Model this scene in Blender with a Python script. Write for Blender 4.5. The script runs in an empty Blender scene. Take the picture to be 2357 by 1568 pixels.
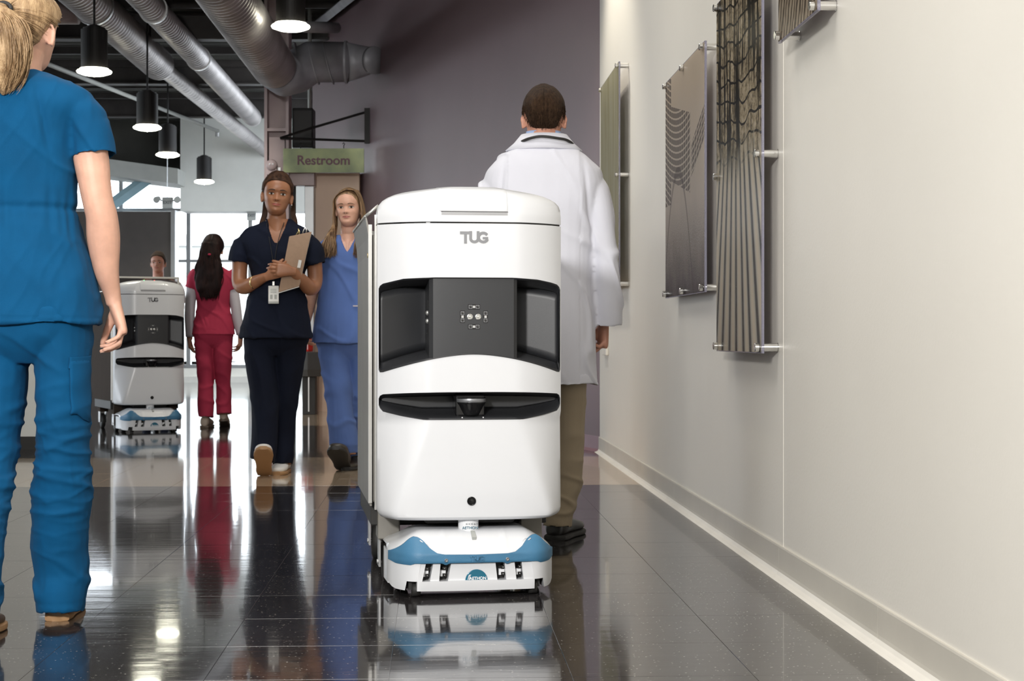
import bpy, bmesh, math, random
from mathutils import Vector, Matrix, noise, Euler
PI = math.pi
rnd = random.Random(7)
C = bpy.context.scene.collection
S = bpy.context.scene
# ------------------------------------------------------------------ camera, world, lights, exposure
F = 3900.0; HC = 0.78; CX = 1178.5; HY = 775.0
cam_d = bpy.data.cameras.new('camera'); cam = bpy.data.objects.new('camera', cam_d); C.objects.link(cam)
cam.location = (0, 0, HC); cam.rotation_euler = (PI/2, 0, 0)
cam_d.sensor_width = 36.0; cam_d.lens = F/2357*36; cam_d.shift_y = -(784-HY)/2357; cam_d.clip_end = 300
cam_d.dof.use_dof = True; cam_d.dof.focus_distance = 5.3; cam_d.dof.aperture_fstop = 13.0
S.camera = cam
S.view_settings.view_transform = 'Standard'; S.view_settings.look = 'None'
S.view_settings.exposure = 0.2; S.view_settings.gamma = 1.0; S.view_settings.use_curve_mapping = False
S.cycles.use_denoising = True
S.cycles.max_bounces = 7; S.cycles.diffuse_bounces = 4; S.cycles.glossy_bounces = 4
S.cycles.transparent_max_bounces = 12; S.cycles.sample_clamp_indirect = 6.0
S.cycles.caustics_reflective = False; S.cycles.caustics_refractive = False
w = bpy.data.worlds.new('sky'); S.world = w; w.use_nodes = True
w.node_tree.nodes['Background'].inputs[0].default_value = (0.86, 0.93, 1.0, 1)
w.node_tree.nodes['Background'].inputs[1].default_value = 5.5

TH = math.atan(0.0469); ct, st = math.cos(TH), math.sin(TH)
def cor(u, v, z=0.0): return Vector((u*ct - v*st, u*st + v*ct, z))     # corridor frame (u right, v forward) to world
def P(px, py, d): return Vector(((px-CX)*d/F, d, HC + (HY-py)*d/F))   # photo measurement at distance d

def area(name, loc, target, size, power, col=(1, 1, 1), size_y=None, spread=None):
    l = bpy.data.lights.new(name, 'AREA'); l.energy = power; l.color = col; l.size = size
    if size_y: l.shape = 'RECTANGLE'; l.size_y = size_y
    else: l.shape = 'DISK'
    if spread: l.spread = spread
    o = bpy.data.objects.new(name, l); C.objects.link(o); o.location = loc
    o.rotation_euler = (Vector(target)-Vector(loc)).to_track_quat('-Z', 'Y').to_euler(); return o
def spot(name, loc, target, power, ang, blend=0.6, col=(1, .93, .8), r=0.05):
    l = bpy.data.lights.new(name, 'SPOT'); l.energy = power; l.color = col; l.spot_size = math.radians(ang); l.spot_blend = blend; l.shadow_soft_size = r
    o = bpy.data.objects.new(name, l); C.objects.link(o); o.location = loc
    o.rotation_euler = (Vector(target)-Vector(loc)).to_track_quat('-Z', 'Y').to_euler(); return o
# photographer's strobes behind the camera, added overhead fill, wall washers
area('strobe_key', (-1.55, -1.3, 2.3), (0.1, 6.0, 1.0), 0.45, 290, (1, .98, .95))
area('strobe_fill', (-0.6, -2.0, 3.2), (-0.2, 6.0, 0.8), 2.4, 75, (1, .98, .96))
area('overhead_fill_near', (-0.9, 3.6, 4.1), (-0.7, 5.2, 0), 1.6, 70, (1, .97, .92), 2.4)  # overhead fills added to lift the corridor, no fixtures belong to them
area('overhead_fill_mid', (-1.2, 8.2, 4.1), (-1.0, 9, 0), 1.5, 50, (1, .97, .92), 2.0)
spot('added_fill_restroom', (-2.6, 14.8, 4.2), (-2.0, 17.7, 1.6), 240, 40, 0.8, (1, .95, .88), .2)  # added spot that brightens the restroom wall and column
for v, pw in ((1.8, 50), (3.4, 24), (5.0, 35), (7.2, 50), (10.3, 220)):
    a, b = cor(0.28, v, 4.2), cor(1.13, v, 1.9)
    spot('wall_washer', a, b, pw, 75, 0.8)

# ------------------------------------------------------------------ materials
MAT = {}
def mat(name, col, rough=0.6, metal=0.0, var=0.08, vscale=6.0, bump=0.0, bscale=60.0, stretch=(1, 1, 1), emit=None, estr=0, coat=0.0, spec=0.5, trans=0, sheen=0, sub=0.0, col2=None, coords='Object', detail=3):
    m = bpy.data.materials.new(name); m.use_nodes = True; nt = m.node_tree; n = nt.nodes; L = nt.links
    b = n['Principled BSDF']
    c = tuple(col)+(1,); c2 = tuple(col2)+(1,) if col2 else tuple(min(1, x*(1-var)) for x in col)+(1,)
    if not col2: c = tuple(min(1, x*(1+var*0.5)) for x in col)+(1,)
    tc = n.new('ShaderNodeTexCoord'); mp = n.new('ShaderNodeMapping'); mp.inputs['Scale'].default_value = stretch
    L.new(tc.outputs[coords], mp.inputs[0])
    nz = n.new('ShaderNodeTexNoise'); nz.inputs['Scale'].default_value = vscale; nz.inputs['Detail'].default_value = detail
    L.new(mp.outputs[0], nz.inputs['Vector'])
    r = n.new('ShaderNodeValToRGB'); r.color_ramp.elements[0].color = c2; r.color_ramp.elements[1].color = c
    r.color_ramp.elements[0].position = .3; r.color_ramp.elements[1].position = .7
    L.new(nz.outputs[0], r.inputs[0]); L.new(r.outputs[0], b.inputs['Base Color'])
    b.inputs['Roughness'].default_value = rough; b.inputs['Metallic'].default_value = metal
    b.inputs['Specular IOR Level'].default_value = spec; b.inputs['Coat Weight'].default_value = coat; b.inputs['Coat Roughness'].default_value = .06
    if sheen: b.inputs['Sheen Weight'].default_value = sheen; b.inputs['Sheen Roughness'].default_value = .5
    if sub: b.inputs['Subsurface Weight'].default_value = sub; b.inputs['Subsurface Scale'].default_value = .02; b.inputs['Subsurface Radius'].default_value = (1, .35, .2)
    if trans: b.inputs['Transmission Weight'].default_value = trans
    if emit: b.inputs['Emission Color'].default_value = tuple(emit)+(1,); b.inputs['Emission Strength'].default_value = estr
    if bump:
        nb = n.new('ShaderNodeTexNoise'); nb.inputs['Scale'].default_value = bscale; nb.inputs['Detail'].default_value = 3
        L.new(mp.outputs[0], nb.inputs['Vector'])
        bp = n.new('ShaderNodeBump'); bp.inputs['Strength'].default_value = bump; bp.inputs['Distance'].default_value = .01
        L.new(nb.outputs[0], bp.inputs['Height']); L.new(bp.outputs[0], b.inputs['Normal'])
    MAT[name] = m; return m
def glass_mat(name, tint=(1, 1, 1), gloss=0.08):
    m = bpy.data.materials.new(name); m.use_nodes = True; nt = m.node_tree; n = nt.nodes; L = nt.links; n.clear()
    o = n.new('ShaderNodeOutputMaterial'); t = n.new('ShaderNodeBsdfTransparent'); t.inputs[0].default_value = tuple(tint)+(1,)
    g = n.new('ShaderNodeBsdfGlossy'); g.inputs['Roughness'].default_value = .02
    f = n.new('ShaderNodeFresnel'); f.inputs[0].default_value = 1.35; mx = n.new('ShaderNodeMixShader')
    L.new(f.outputs[0], mx.inputs[0]); L.new(t.outputs[0], mx.inputs[1]); L.new(g.outputs[0], mx.inputs[2]); L.new(mx.outputs[0], o.inputs[0])
    MAT[name] = m; return m

mat('robot_white', (.71, .72, .745), .30, coat=.3, var=.01)
mat('robot_black', (.022, .023, .026), .42, bump=.05, bscale=700, var=.1)
mat('gloss_black', (.008, .008, .009), .18)
mat('rubber_black', (.02, .019, .018), .6)
mat('bumper_blue', (.055, .185, .325), .5, bump=.08, bscale=300, var=.06, vscale=20)
mat('badge_teal', (.0, .13, .22), .15, coat=.5)
mat('logo_grey', (.25, .255, .27), .35, metal=.6)
mat('print_white', (.85, .86, .88), .5)
mat('print_dark', (.08, .09, .1), .5)
mat('cart_metal', (.24, .228, .205), .5, metal=.35, bump=.03, bscale=200)
mat('grille_grey', (.42, .42, .43), .5)
mat('cart_brown', (.05, .038, .030), .85, spec=.08)
mat('cart_trim', (.62, .61, .58), .3, metal=.7)
mat('chrome', (.75, .74, .72), .16, metal=1.0)
mat('steel', (.55, .55, .55), .35, metal=.9)
mat('sensor_silver', (.6, .6, .58), .25, metal=.8)
mat('duct_metal', (.50, .475, .475), .46, metal=.65, var=.25, vscale=3, bump=.1, bscale=12)
mat('duct_paint', (.34, .345, .38), .5, metal=.2, var=.2, vscale=5, bump=.1, bscale=10)
mat('deck_dark', (.055, .055, .048), .7, var=.4, vscale=1.2)
mat('beam_dark', (.035, .03, .028), .6, var=.3)
mat('beam_pink', (.26, .2, .2), .5, var=.15)
mat('column_paint', (.46, .37, .37), .5, var=.08)
mat('fixture_black', (.010, .009, .009), .5, spec=.25)
mat('lamp_lens', (1, .98, .85), .3, emit=(1, .97, .78), estr=14)
mat('wall_cream', (.745, .715, .655), .42, var=.03, vscale=1.3, bump=.05, bscale=90, spec=.4)
mat('base_cream', (.56, .53, .47), .38, var=.06, vscale=3, bump=.03, bscale=50)
mat('toe_light', (.78, .75, .69), .35, var=.04)
mat('wall_purple', (.150, .100, .112), .45, var=.05, vscale=2, bump=.05, bscale=150, spec=.45)
mat('base_purple', (.22, .12, .15), .3)
mat('wall_beige', (.80, .60, .46), .5, var=.06, vscale=2)
mat('wall_white', (.72, .73, .70), .55, var=.03)
mat('wall_grey', (.42, .43, .41), .6, var=.06)
mat('wall_brown', (.06, .052, .048), .5, var=.1)
mat('alu', (.42, .43, .44), .35, metal=.7)
mat('sill_white', (.68, .67, .63), .35)
mat('brace_blue', (.28, .42, .48), .5)
mat('sign_green', (.42, .48, .24), .55, col2=(.26, .31, .19), vscale=5)
mat('sign_letters', (.17, .085, .11), .6)
mat('ground_pale', (.6, .6, .58), .9)
mat('red_plastic', (.55, .03, .02), .35)
mat('bin_grey', (.06, .06, .06), .5)
mat('board_brown', (.36, .235, .155), .6, var=.06, vscale=60)
mat('paper', (.8, .8, .78), .6)
mat('gold', (.75, .6, .3), .25, metal=1)
mat('led_green', (.1, .8, .2), .4, emit=(.1, 1, .3), estr=3)
mat('led_red', (.8, .1, .1), .4, emit=(1, .1, .08), estr=3)
m_ = glass_mat('acrylic_edge', (.93, .93, .97)); nt_ = m_.node_tree; df_ = nt_.nodes.new('ShaderNodeBsdfDiffuse'); df_.inputs[0].default_value = (.62, .60, .74, 1); mx_ = nt_.nodes.new('ShaderNodeMixShader'); mx_.inputs[0].default_value = .28
out_ = [n for n in nt_.nodes if n.type == 'OUTPUT_MATERIAL'][0]; nt_.links.new(out_.inputs[0].links[0].from_socket, mx_.inputs[1]); nt_.links.new(df_.outputs[0], mx_.inputs[2]); nt_.links.new(mx_.outputs[0], out_.inputs[0])
glass_mat('clear_glass'); glass_mat('hood_glass', (.52, .50, .49))
# people
mat('skin_fair', (.70, .40, .29), .5, var=.12, vscale=25, sub=.12, bump=.05, bscale=350)
mat('skin_man', (.52, .25, .17), .5, var=.12, vscale=25, sub=.1, bump=.05, bscale=300)
mat('skin_brown', (.33, .145, .075), .42, var=.12, vscale=20, sub=.06, bump=.04, bscale=300)
mat('skin_tan', (.33, .16, .10), .5, var=.1, sub=.06)
mat('skin_nails', (.72, .47, .38), .3)
mat('scrub_blue', (.0, .072, .185), .85, var=.12, vscale=9, bump=.2, bscale=900, sheen=.02, spec=.2)
mat('scrub_navy', (.0055, .0085, .021), .85, var=.15, bump=.2, bscale=700, spec=.2)
mat('scrub_light', (.105, .18, .45), .85, var=.10, bump=.2, bscale=700, spec=.2, sheen=.03)
mat('scrub_pink', (.40, .035, .075), .85, var=.1, bump=.2, bscale=600, spec=.2)
mat('shirt_grey', (.55, .52, .56), .8)
mat('coat_white', (.72, .725, .80), .75, var=.03, bump=.12, bscale=700, sheen=.1)
mat('shirt_blue', (.36, .48, .75), .75)
mat('khaki', (.36, .29, .20), .85, var=.08, bump=.2, bscale=600)
mat('hair_blonde', (.56, .38, .21), .42, col2=(.22, .125, .055), vscale=70, stretch=(1, 1, .22), bump=.4, bscale=300)
mat('hair_dark', (.075, .036, .02), .5, spec=.2, col2=(.02, .010, .007), vscale=60, stretch=(1, 1, .2), bump=.3, bscale=300)
mat('hair_brownish', (.40, .25, .13), .42, col2=(.085, .042, .022), vscale=50, stretch=(1, 1, .15), bump=.3, bscale=300)
mat('hair_black', (.022, .010, .009), .6, spec=.12, col2=(.008, .005, .005), vscale=50, stretch=(1, 1, .2), bump=.3, bscale=200)
mat('hair_short', (.075, .042, .024), .6, col2=(.028, .016, .010), vscale=120, stretch=(1, 1, .35), bump=.9, bscale=500, spec=.12)
mat('eye_white', (.7, .67, .64), .2); mat('iris_brown', (.03, .015, .008), .15); mat('brow_dark', (.03, .015, .009), .7)
mat('lip_rose', (.42, .12, .10), .35); mat('lip_pink', (.55, .2, .18), .35); mat('brow_light', (.16, .09, .05), .7)
mat('shoe_white', (.78, .76, .73), .5); mat('sole_tan', (.40, .23, .11), .6); mat('shoe_dark', (.045, .038, .03), .4); mat('shoe_black', (.012, .011, .010), .35)
mat('shoe_beige', (.42, .34, .27), .5); mat('sole_brown', (.10, .065, .04), .5)

# ------------------------------------------------------------------ mesh helpers
def tag(o, label=None, cat=None, group=None, kind=None):
    if label: o['label'] = label
    if cat: o['category'] = cat
    if group: o['group'] = group
    if kind: o['kind'] = kind
    return o
def empty(name, loc=(0, 0, 0), rz=0, label=None, cat=None, group=None):
    o = bpy.data.objects.new(name, None); C.objects.link(o); o.location = loc; o.rotation_euler = (0, 0, rz); o.empty_display_size = .1
    return tag(o, label, cat, group)
def link(name, me, m, parent=None, smooth=True, bevel=0, segs=2, solid=0):
    o = bpy.data.objects.new(name, me); C.objects.link(o)
    if m is not None:
        me.materials.clear(); me.materials.append(MAT[m] if isinstance(m, str) else m)
    if smooth and len(me.polygons): me.polygons.foreach_set('use_smooth', [True]*len(me.polygons))
    if parent is not None: o.parent = parent
    if solid: s = o.modifiers.new('solid', 'SOLIDIFY'); s.thickness = solid; s.offset = -1
    if bevel:
        b = o.modifiers.new('bevel', 'BEVEL'); b.width = bevel; b.segments = segs; b.limit_method = 'ANGLE'; b.angle_limit = math.radians(40)
        try: b.harden_normals = False
        except Exception: pass
    return o
class MB:
    def __init__(s): s.v = []; s.f = []
    def add(s, vs, fs, M=None):
        o = len(s.v); s.v += [tuple(M @ Vector(v)) if M is not None else tuple(v) for v in vs]; s.f += [tuple(i+o for i in f) for f in fs]; return s
    def box(s, x0, x1, y0, y1, z0, z1, M=None):
        vs = [(x, y, z) for x in (x0, x1) for y in (y0, y1) for z in (z0, z1)]
        return s.add(vs, [(0, 1, 3, 2), (4, 6, 7, 5), (0, 4, 5, 1), (2, 3, 7, 6), (0, 2, 6, 4), (1, 5, 7, 3)], M)
    def loft(s, rings, cap=True, close=False, M=None):
        n = len(rings[0]); vs = [p for r in rings for p in r]; fs = []
        for i in range(len(rings)-1 + (1 if close else 0)):
            a = i*n; b = ((i+1) % len(rings))*n
            for j in range(n):
                k = (j+1) % n; fs.append((a+j, a+k, b+k, b+j))
        if cap and not close: fs.append(tuple(reversed(range(n)))); fs.append(tuple((len(rings)-1)*n + j for j in range(n)))
        return s.add(vs, fs, M)
    def grid(s, rows, M=None):
        n = len(rows[0]); vs = [p for r in rows for p in r]
        return s.add(vs, [(i*n+j, i*n+j+1, (i+1)*n+j+1, (i+1)*n+j) for i in range(len(rows)-1) for j in range(n-1)], M)
    def tube(s, pts, rad, n=12, cap=True, up=None, M=None):
        pts = [Vector(p) for p in pts]; rings = []; prev = None
        rl = rad if isinstance(rad, (list, tuple)) and len(rad) == len(pts) else [rad]*len(pts)
        for i, p in enumerate(pts):
            t = (pts[min(i+1, len(pts)-1)] - pts[max(i-1, 0)]).normalized()
            if prev is None:
                ref = Vector(up) if up is not None else (Vector((0, 0, 1)) if abs(t.z) < .9 else Vector((0, 1, 0)))
                a = (ref - t*ref.dot(t)).normalized()
            else:
                a = (prev - t*prev.dot(t)).normalized()
            prev = a; b = t.cross(a); r = rl[i]; ra, rb = r if isinstance(r, (tuple, list)) else (r, r)
            rings.append([p + a*ra*math.cos(2*PI*k/n) + b*rb*math.sin(2*PI*k/n) for k in range(n)])
        return s.loft(rings, cap, M=M)
    def cyl(s, p0, p1, r0, r1=None, n=20, M=None): return s.tube([p0, p1], [r0, r0 if r1 is None else r1], n, M=M)
    def lathe(s, prof, n=32, M=None, axis='z'):
        rings = []
        for r, z in prof:
            rr = max(r, 1e-5)
            if axis == 'z': rings.append([(rr*math.cos(2*PI*k/n), rr*math.sin(2*PI*k/n), z) for k in range(n)])
            elif axis == 'y': rings.append([(rr*math.cos(2*PI*k/n), z, rr*math.sin(2*PI*k/n)) for k in range(n)])
            else: rings.append([(z, rr*math.cos(2*PI*k/n), rr*math.sin(2*PI*k/n)) for k in range(n)])
        return s.loft(rings, True, M=M)
    def prism(s, poly, y0, y1, M=None):
        n = len(poly); vs = [(x, y0, z) for x, z in poly]+[(x, y1, z) for x, z in poly]
        fs = [tuple(range(n)), tuple(reversed(range(n, 2*n)))]+[(i, i+n, (i+1) % n+n, (i+1) % n) for i in range(n)]
        return s.add(vs, fs, M)
    def sphere(s, c, r, n=16, m=10, M=None):
        rx, ry, rz = r if isinstance(r, (tuple, list)) else (r, r, r)
        rings = [[(c[0]+rx*math.sin(PI*i/m)*math.cos(2*PI*k/n), c[1]+ry*math.sin(PI*i/m)*math.sin(2*PI*k/n), c[2]-rz*math.cos(PI*i/m)) for k in range(n)] for i in range(1, m)]
        return s.loft(rings, True, M=M)
    def strip(s, xs, zl, zh, yf, thick, nz=6, M=None):
        """a curved plate: front surface y=yf(x,z), between zl(x) and zh(x), closed behind by thickness"""
        rows = []
        for i in range(nz+1):
            rows.append([(x, yf(x, zl(x)+(zh(x)-zl(x))*i/nz), zl(x)+(zh(x)-zl(x))*i/nz) for x in xs])
        n = len(xs); fr = [p for r in rows for p in r]; bk = [(p[0], p[1]+thick, p[2]) for p in fr]; N = len(fr); fs = []
        for i in range(nz):
            for j in range(n-1):
                a = i*n+j; fs.append((a, a+1, a+n+1, a+n)); fs.append((N+a, N+a+n, N+a+n+1, N+a+1))
        for j in range(n-1):
            fs.append((j, N+j, N+j+1, j+1)); a = nz*n+j; fs.append((a, a+1, N+a+1, N+a))
        for i in range(nz):
            a = i*n; fs.append((a, a+n, N+a+n, N+a)); a = i*n+n-1; fs.append((a, N+a, N+a+n, a+n))
        return s.add(fr+bk, fs, M)
    def mesh(s, name='m'):
        me = bpy.data.meshes.new(name); me.from_pydata(s.v, [], s.f); me.validate()
        bm = bmesh.new(); bm.from_mesh(me); bmesh.ops.recalc_face_normals(bm, faces=bm.faces); bm.to_mesh(me); bm.free(); return me
    def build(s, name, m, parent=None, smooth=False, bevel=0, segs=2, solid=0): return link(name, s.mesh(name), m, parent, smooth, bevel, segs, solid)
def copy_tree(o, parent=None):
    c = o.copy(); C.objects.link(c); c.parent = parent
    for ch in [x for x in C.objects if x.parent == o]: copy_tree(ch, c)
    return c
def lerp(a, b, t): return a+(b-a)*t
def interp(tab, x):
    if x <= tab[0][0]: return tab[0][1]
    for (a, b), (c, d) in zip(tab, tab[1:]):
        if x <= c:
            t = (x-a)/(c-a); t = t*t*(3-2*t) if False else t
            return b+(d-b)*t
    return tab[-1][1]
def sm(tab, x):
    """smooth (catmull) interpolation in a table"""
    n = len(tab)
    if x <= tab[0][0]: return tab[0][1]
    if x >= tab[-1][0]: return tab[-1][1]
    for i in range(n-1):
        if x <= tab[i+1][0]:
            x0, y0 = tab[i]; x1, y1 = tab[i+1]; h = x1-x0; t = (x-x0)/h
            m0 = (y1-tab[i-1][1])/(x1-tab[i-1][0]) if i > 0 else (y1-y0)/h
            m1 = (tab[i+2][1]-y0)/(tab[i+2][0]-x0) if i < n-2 else (y1-y0)/h
            return (2*t**3-3*t*t+1)*y0+(t**3-2*t*t+t)*h*m0+(-2*t**3+3*t*t)*y1+(t**3-t*t)*h*m1
def evalmesh(o):
    dg = bpy.context.evaluated_depsgraph_get(); me = bpy.data.meshes.new_from_object(o.evaluated_get(dg)); return me
def boolean(base, cutters):
    o = bpy.data.objects.new('tmp', base); C.objects.link(o); cs = []
    for c in cutters:
        co = bpy.data.objects.new('cut', c); C.objects.link(co); cs.append(co)
        m = o.modifiers.new('b', 'BOOLEAN'); m.operation = 'DIFFERENCE'; m.solver = 'EXACT'; m.object = co
    me = evalmesh(o); bpy.data.objects.remove(o)
    for c in cs: bpy.data.objects.remove(c)
    return me
def text_obj(name, txt, size, m, M, parent=None, extrude=.001, bold=0.0, font=None):
    cu = bpy.data.curves.new('txt', 'FONT'); cu.body = txt; cu.size = size; cu.extrude = extrude; cu.offset = bold; cu.align_x = 'CENTER'; cu.align_y = 'CENTER'
    o = bpy.data.objects.new('tmp', cu); C.objects.link(o); me = evalmesh(o); bpy.data.objects.remove(o)
    me.transform(M); return link(name, me, m, parent, smooth=False)
RXU = Matrix.Rotation(PI/2, 4, 'X')     # text drawn in xy stands up in xz, facing -Y
# ------------------------------------------------------------------ setting
def struct(name, mb, m, parent=None, smooth=False, bevel=0):
    o = mb.build(name, m, parent, smooth, bevel) if isinstance(mb, MB) else link(name, mb, m, parent, smooth)
    if parent is None: o['kind'] = 'structure'
    return o
RC = Matrix.Rotation(TH, 4, 'Z')        # corridor frame -> world
U0, V0, PT = -0.0994, 4.288, 0.4187      # floor tile grid
def floor_mat():
    m = bpy.data.materials.new('floor_tile'); m.use_nodes = True; nt = m.node_tree; n = nt.nodes; L = nt.links; b = n['Principled BSDF']
    def math_(op, a, c=None, v=None):
        q = n.new('ShaderNodeMath'); q.operation = op
        if hasattr(a, 'name'): L.new(a, q.inputs[0])
        else: q.inputs[0].default_value = a
        if c is not None:
            if hasattr(c, 'name'): L.new(c, q.inputs[1])
            else: q.inputs[1].default_value = c
        return q.outputs[0]
    g = n.new('ShaderNodeNewGeometry'); rot = n.new('ShaderNodeVectorRotate'); rot.rotation_type = 'Z_AXIS'; rot.inputs['Angle'].default_value = -TH
    L.new(g.outputs['Position'], rot.inputs['Vector'])
    sp = n.new('ShaderNodeSeparateXYZ'); L.new(rot.outputs[0], sp.inputs[0]); v = sp.outputs['Y']; u = sp.outputs['X']
    def band(a, c): return math_('MULTIPLY', math_('GREATER_THAN', v, a), math_('LESS_THAN', v, c))
    v1, v2 = V0+PT*11, V0+PT*16
    bd = math_('MAXIMUM', band(v1, v2), math_('MULTIPLY', band(14.9, 18.2), math_('GREATER_THAN', u, -1.9)))
    info = n.new('ShaderNodeObjectInfo'); nz = n.new('ShaderNodeTexNoise'); nz.inputs['Scale'].default_value = 2.5; L.new(rot.outputs[0], nz.inputs['Vector'])
    dk = n.new('ShaderNodeMix'); dk.data_type = 'RGBA'; dk.inputs['A'].default_value = (.024, .022, .023, 1); dk.inputs['B'].default_value = (.040, .036, .037, 1)
    L.new(math_('MULTIPLY', math_('ADD', info.outputs['Random'], nz.outputs[0]), .5), dk.inputs['Factor'])
    mx = n.new('ShaderNodeMix'); mx.data_type = 'RGBA'; L.new(bd, mx.inputs['Factor']); L.new(dk.outputs['Result'], mx.inputs['A']); mx.inputs['B'].default_value = (.50, .385, .27, 1)
    # white flecks pressed into the vinyl
    mp = n.new('ShaderNodeMapping'); mp.inputs['Scale'].default_value = (75, 130, 75); L.new(rot.outputs[0], mp.inputs[0])
    vo = n.new('ShaderNodeTexVoronoi'); vo.inputs['Scale'].default_value = 1.0; L.new(mp.outputs[0], vo.inputs['Vector'])
    sep = n.new('ShaderNodeSeparateColor'); L.new(vo.outputs['Color'], sep.inputs[0])
    rad = math_('MULTIPLY', sep.outputs[0], .19)
    fl = math_('MULTIPLY', math_('LESS_THAN', vo.outputs['Distance'], rad), math_('GREATER_THAN', sep.outputs[1], .35))
    m2 = n.new('ShaderNodeMix'); m2.data_type = 'RGBA'; L.new(math_('MULTIPLY', fl, .95), m2.inputs['Factor']); L.new(mx.outputs['Result'], m2.inputs['A']); m2.inputs['B'].default_value = (.62, .58, .53, 1)
    # tile joints in the material only beyond the separately laid tiles
    def joint(c, o):
        f = math_('FRACT', math_('DIVIDE', math_('SUBTRACT', c, o-40*PT), PT)); return math_('GREATER_THAN', math_('ABSOLUTE', math_('SUBTRACT', f, .5)), .494)
    jt = math_('MULTIPLY', math_('MAXIMUM', joint(u, U0), joint(v, V0)), math_('GREATER_THAN', v, V0+17*PT))
    m3 = n.new('ShaderNodeMix'); m3.data_type = 'RGBA'; L.new(math_('MULTIPLY', jt, .8), m3.inputs['Factor']); L.new(m2.outputs['Result'], m3.inputs['A']); m3.inputs['B'].default_value = (.012, .011, .011, 1)
    L.new(m3.outputs['Result'], b.inputs['Base Color'])
    b.inputs['Roughness'].default_value = .085; b.inputs['Specular IOR Level'].default_value = .75; b.inputs['IOR'].default_value = 1.68; b.inputs['Coat Weight'].default_value = .35; b.inputs['Coat Roughness'].default_value = .03
    # long scratches and swirl of the polish
    wv = n.new('ShaderNodeTexNoise'); wv.inputs['Scale'].default_value = 1.0; wv.inputs['Detail'].default_value = 4
    mp2 = n.new('ShaderNodeMapping'); mp2.inputs['Scale'].default_value = (3, 16, 3); L.new(rot.outputs[0], mp2.inputs[0]); L.new(mp2.outputs[0], wv.inputs['Vector'])
    bp = n.new('ShaderNodeBump'); bp.inputs['Strength'].default_value = .07; bp.inputs['Distance'].default_value = .006; L.new(wv.outputs[0], bp.inputs['Height']); L.new(bp.outputs[0], b.inputs['Normal'])
    MAT['floor_tile'] = m
floor_mat()
# floor: slab with a shallow bed where the tiles lie
ULO, UHI, VLO, VHI = U0-9*PT, U0+3*PT, V0-3*PT, V0+17*PT
f = MB()
def quad(mb, u0, u1, v0, v1, z): mb.add([cor(u0, v0, z), cor(u1, v0, z), cor(u1, v1, z), cor(u0, v1, z)], [(0, 1, 2, 3)])
f.box(-14, 6, -6, VLO, -.05, 0, RC); f.box(-14, 6, VHI, 34, -.05, 0, RC); f.box(-14, ULO, VLO, VHI, -.05, 0, RC); f.box(UHI, 6, VLO, VHI, -.05, 0, RC); f.box(ULO, UHI, VLO, VHI, -.05, -.0035, RC)
floor = struct('floor', f, 'floor_tile')
tm = MB(); h_ = PT/2-.0004; tm.box(-h_, h_, -h_, h_, -.0033, 0); tme = tm.mesh('tile'); tme.materials.append(MAT['floor_tile'])
for i in range(12):
    for j in range(20):
        o = bpy.data.objects.new('tile', tme); C.objects.link(o); p = cor(ULO+(i+.5)*PT, VLO+(j+.5)*PT, 0)
        o.location = (p.x, p.y, 0); o.rotation_euler = (rnd.uniform(-1, 1)*.0007, rnd.uniform(-1, 1)*.0007, TH); o.parent = floor
        b = o.modifiers.new('bevel', 'BEVEL'); b.width = .0004; b.segments = 1

UW = 1.1278; VE = 11.40; CH = 4.45
# right wall with a recessed bead at the board joint
w1 = MB(); vs_ = [-4.2, 5.405, 5.4135, VE]
w1.box(UW, UW+.2, -4.2, 5.4025, 0, CH, RC); w1.box(UW, UW+.2, 5.4085, VE, 0, CH, RC); w1.box(UW+.006, UW+.2, 5.4025, 5.4085, 0, CH, RC)
wall_r = struct('wall_right', w1, 'wall_cream')
wb = MB(); wb.box(UW-.0012, UW+.006, 5.4028, 5.4082, .10, CH, RC); wb.build('joint_bead', 'toe_light', wall_r)
bs = empty('baseboard_right'); bs['kind'] = 'structure'
v = 5.44-8*1.22; k = 0
prof = [(0, .104), (.0065, .104), (.008, .099), (.008, .03), (.0095, .018), (.0145, .008), (.024, .003), (.026, 0), (0, 0)]
while v < VE:
    a, b = v+.0008, min(v+1.22-.0008, VE)
    if b > 2.4:
        m = MB(); m.loft([[tuple(cor(UW-q, a, z)) for q, z in prof], [tuple(cor(UW-q, b, z)) for q, z in prof]]); m.build('base_strip', 'base_cream', bs)
        m = MB(); pr2 = [(.0092, .0205), (.0145, .0105), (.026, .0045), (.036, .0012), (.036, .0002), (.0085, .0002)]
        m.loft([[tuple(cor(UW-q, a, z)) for q, z in pr2], [tuple(cor(UW-q, b, z)) for q, z in pr2]]); m.build('cove_toe', 'toe_light', bs)  # toe paler than its strip: the cove's highlight is put into the colour
    v += 1.22
# purple wall, turned away from the end of the right wall
A0 = Vector((.600, 11.43, 0)); A1 = Vector((-2.36, 20.05, 0)); ad = (A1-A0).normalized(); an = Vector((-ad.y, ad.x, 0))*1.0
if an.x > 0: an = -an
def pw(t, off, z): return A0 + ad*t + an*off + Vector((0, 0, z))
LW = (A1-A0).length
m = MB(); m.loft([[pw(0, 0, 0), pw(0, 0, CH), pw(0, -.25, CH), pw(0, -.25, 0)], [pw(LW, 0, 0), pw(LW, 0, CH), pw(LW, -.25, CH), pw(LW, -.25, 0)]])
wall_p = struct('wall_back', m, 'wall_purple')
m = MB(); q = [(0, .105), (.007, .105), (.009, .02), (.03, .001), (0, 0)]
m.loft([[tuple(pw(0, a, z)) for a, z in q], [tuple(pw(6.65, a, z)) for a, z in q]]); struct('baseboard_back', m, 'base_purple')
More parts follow.
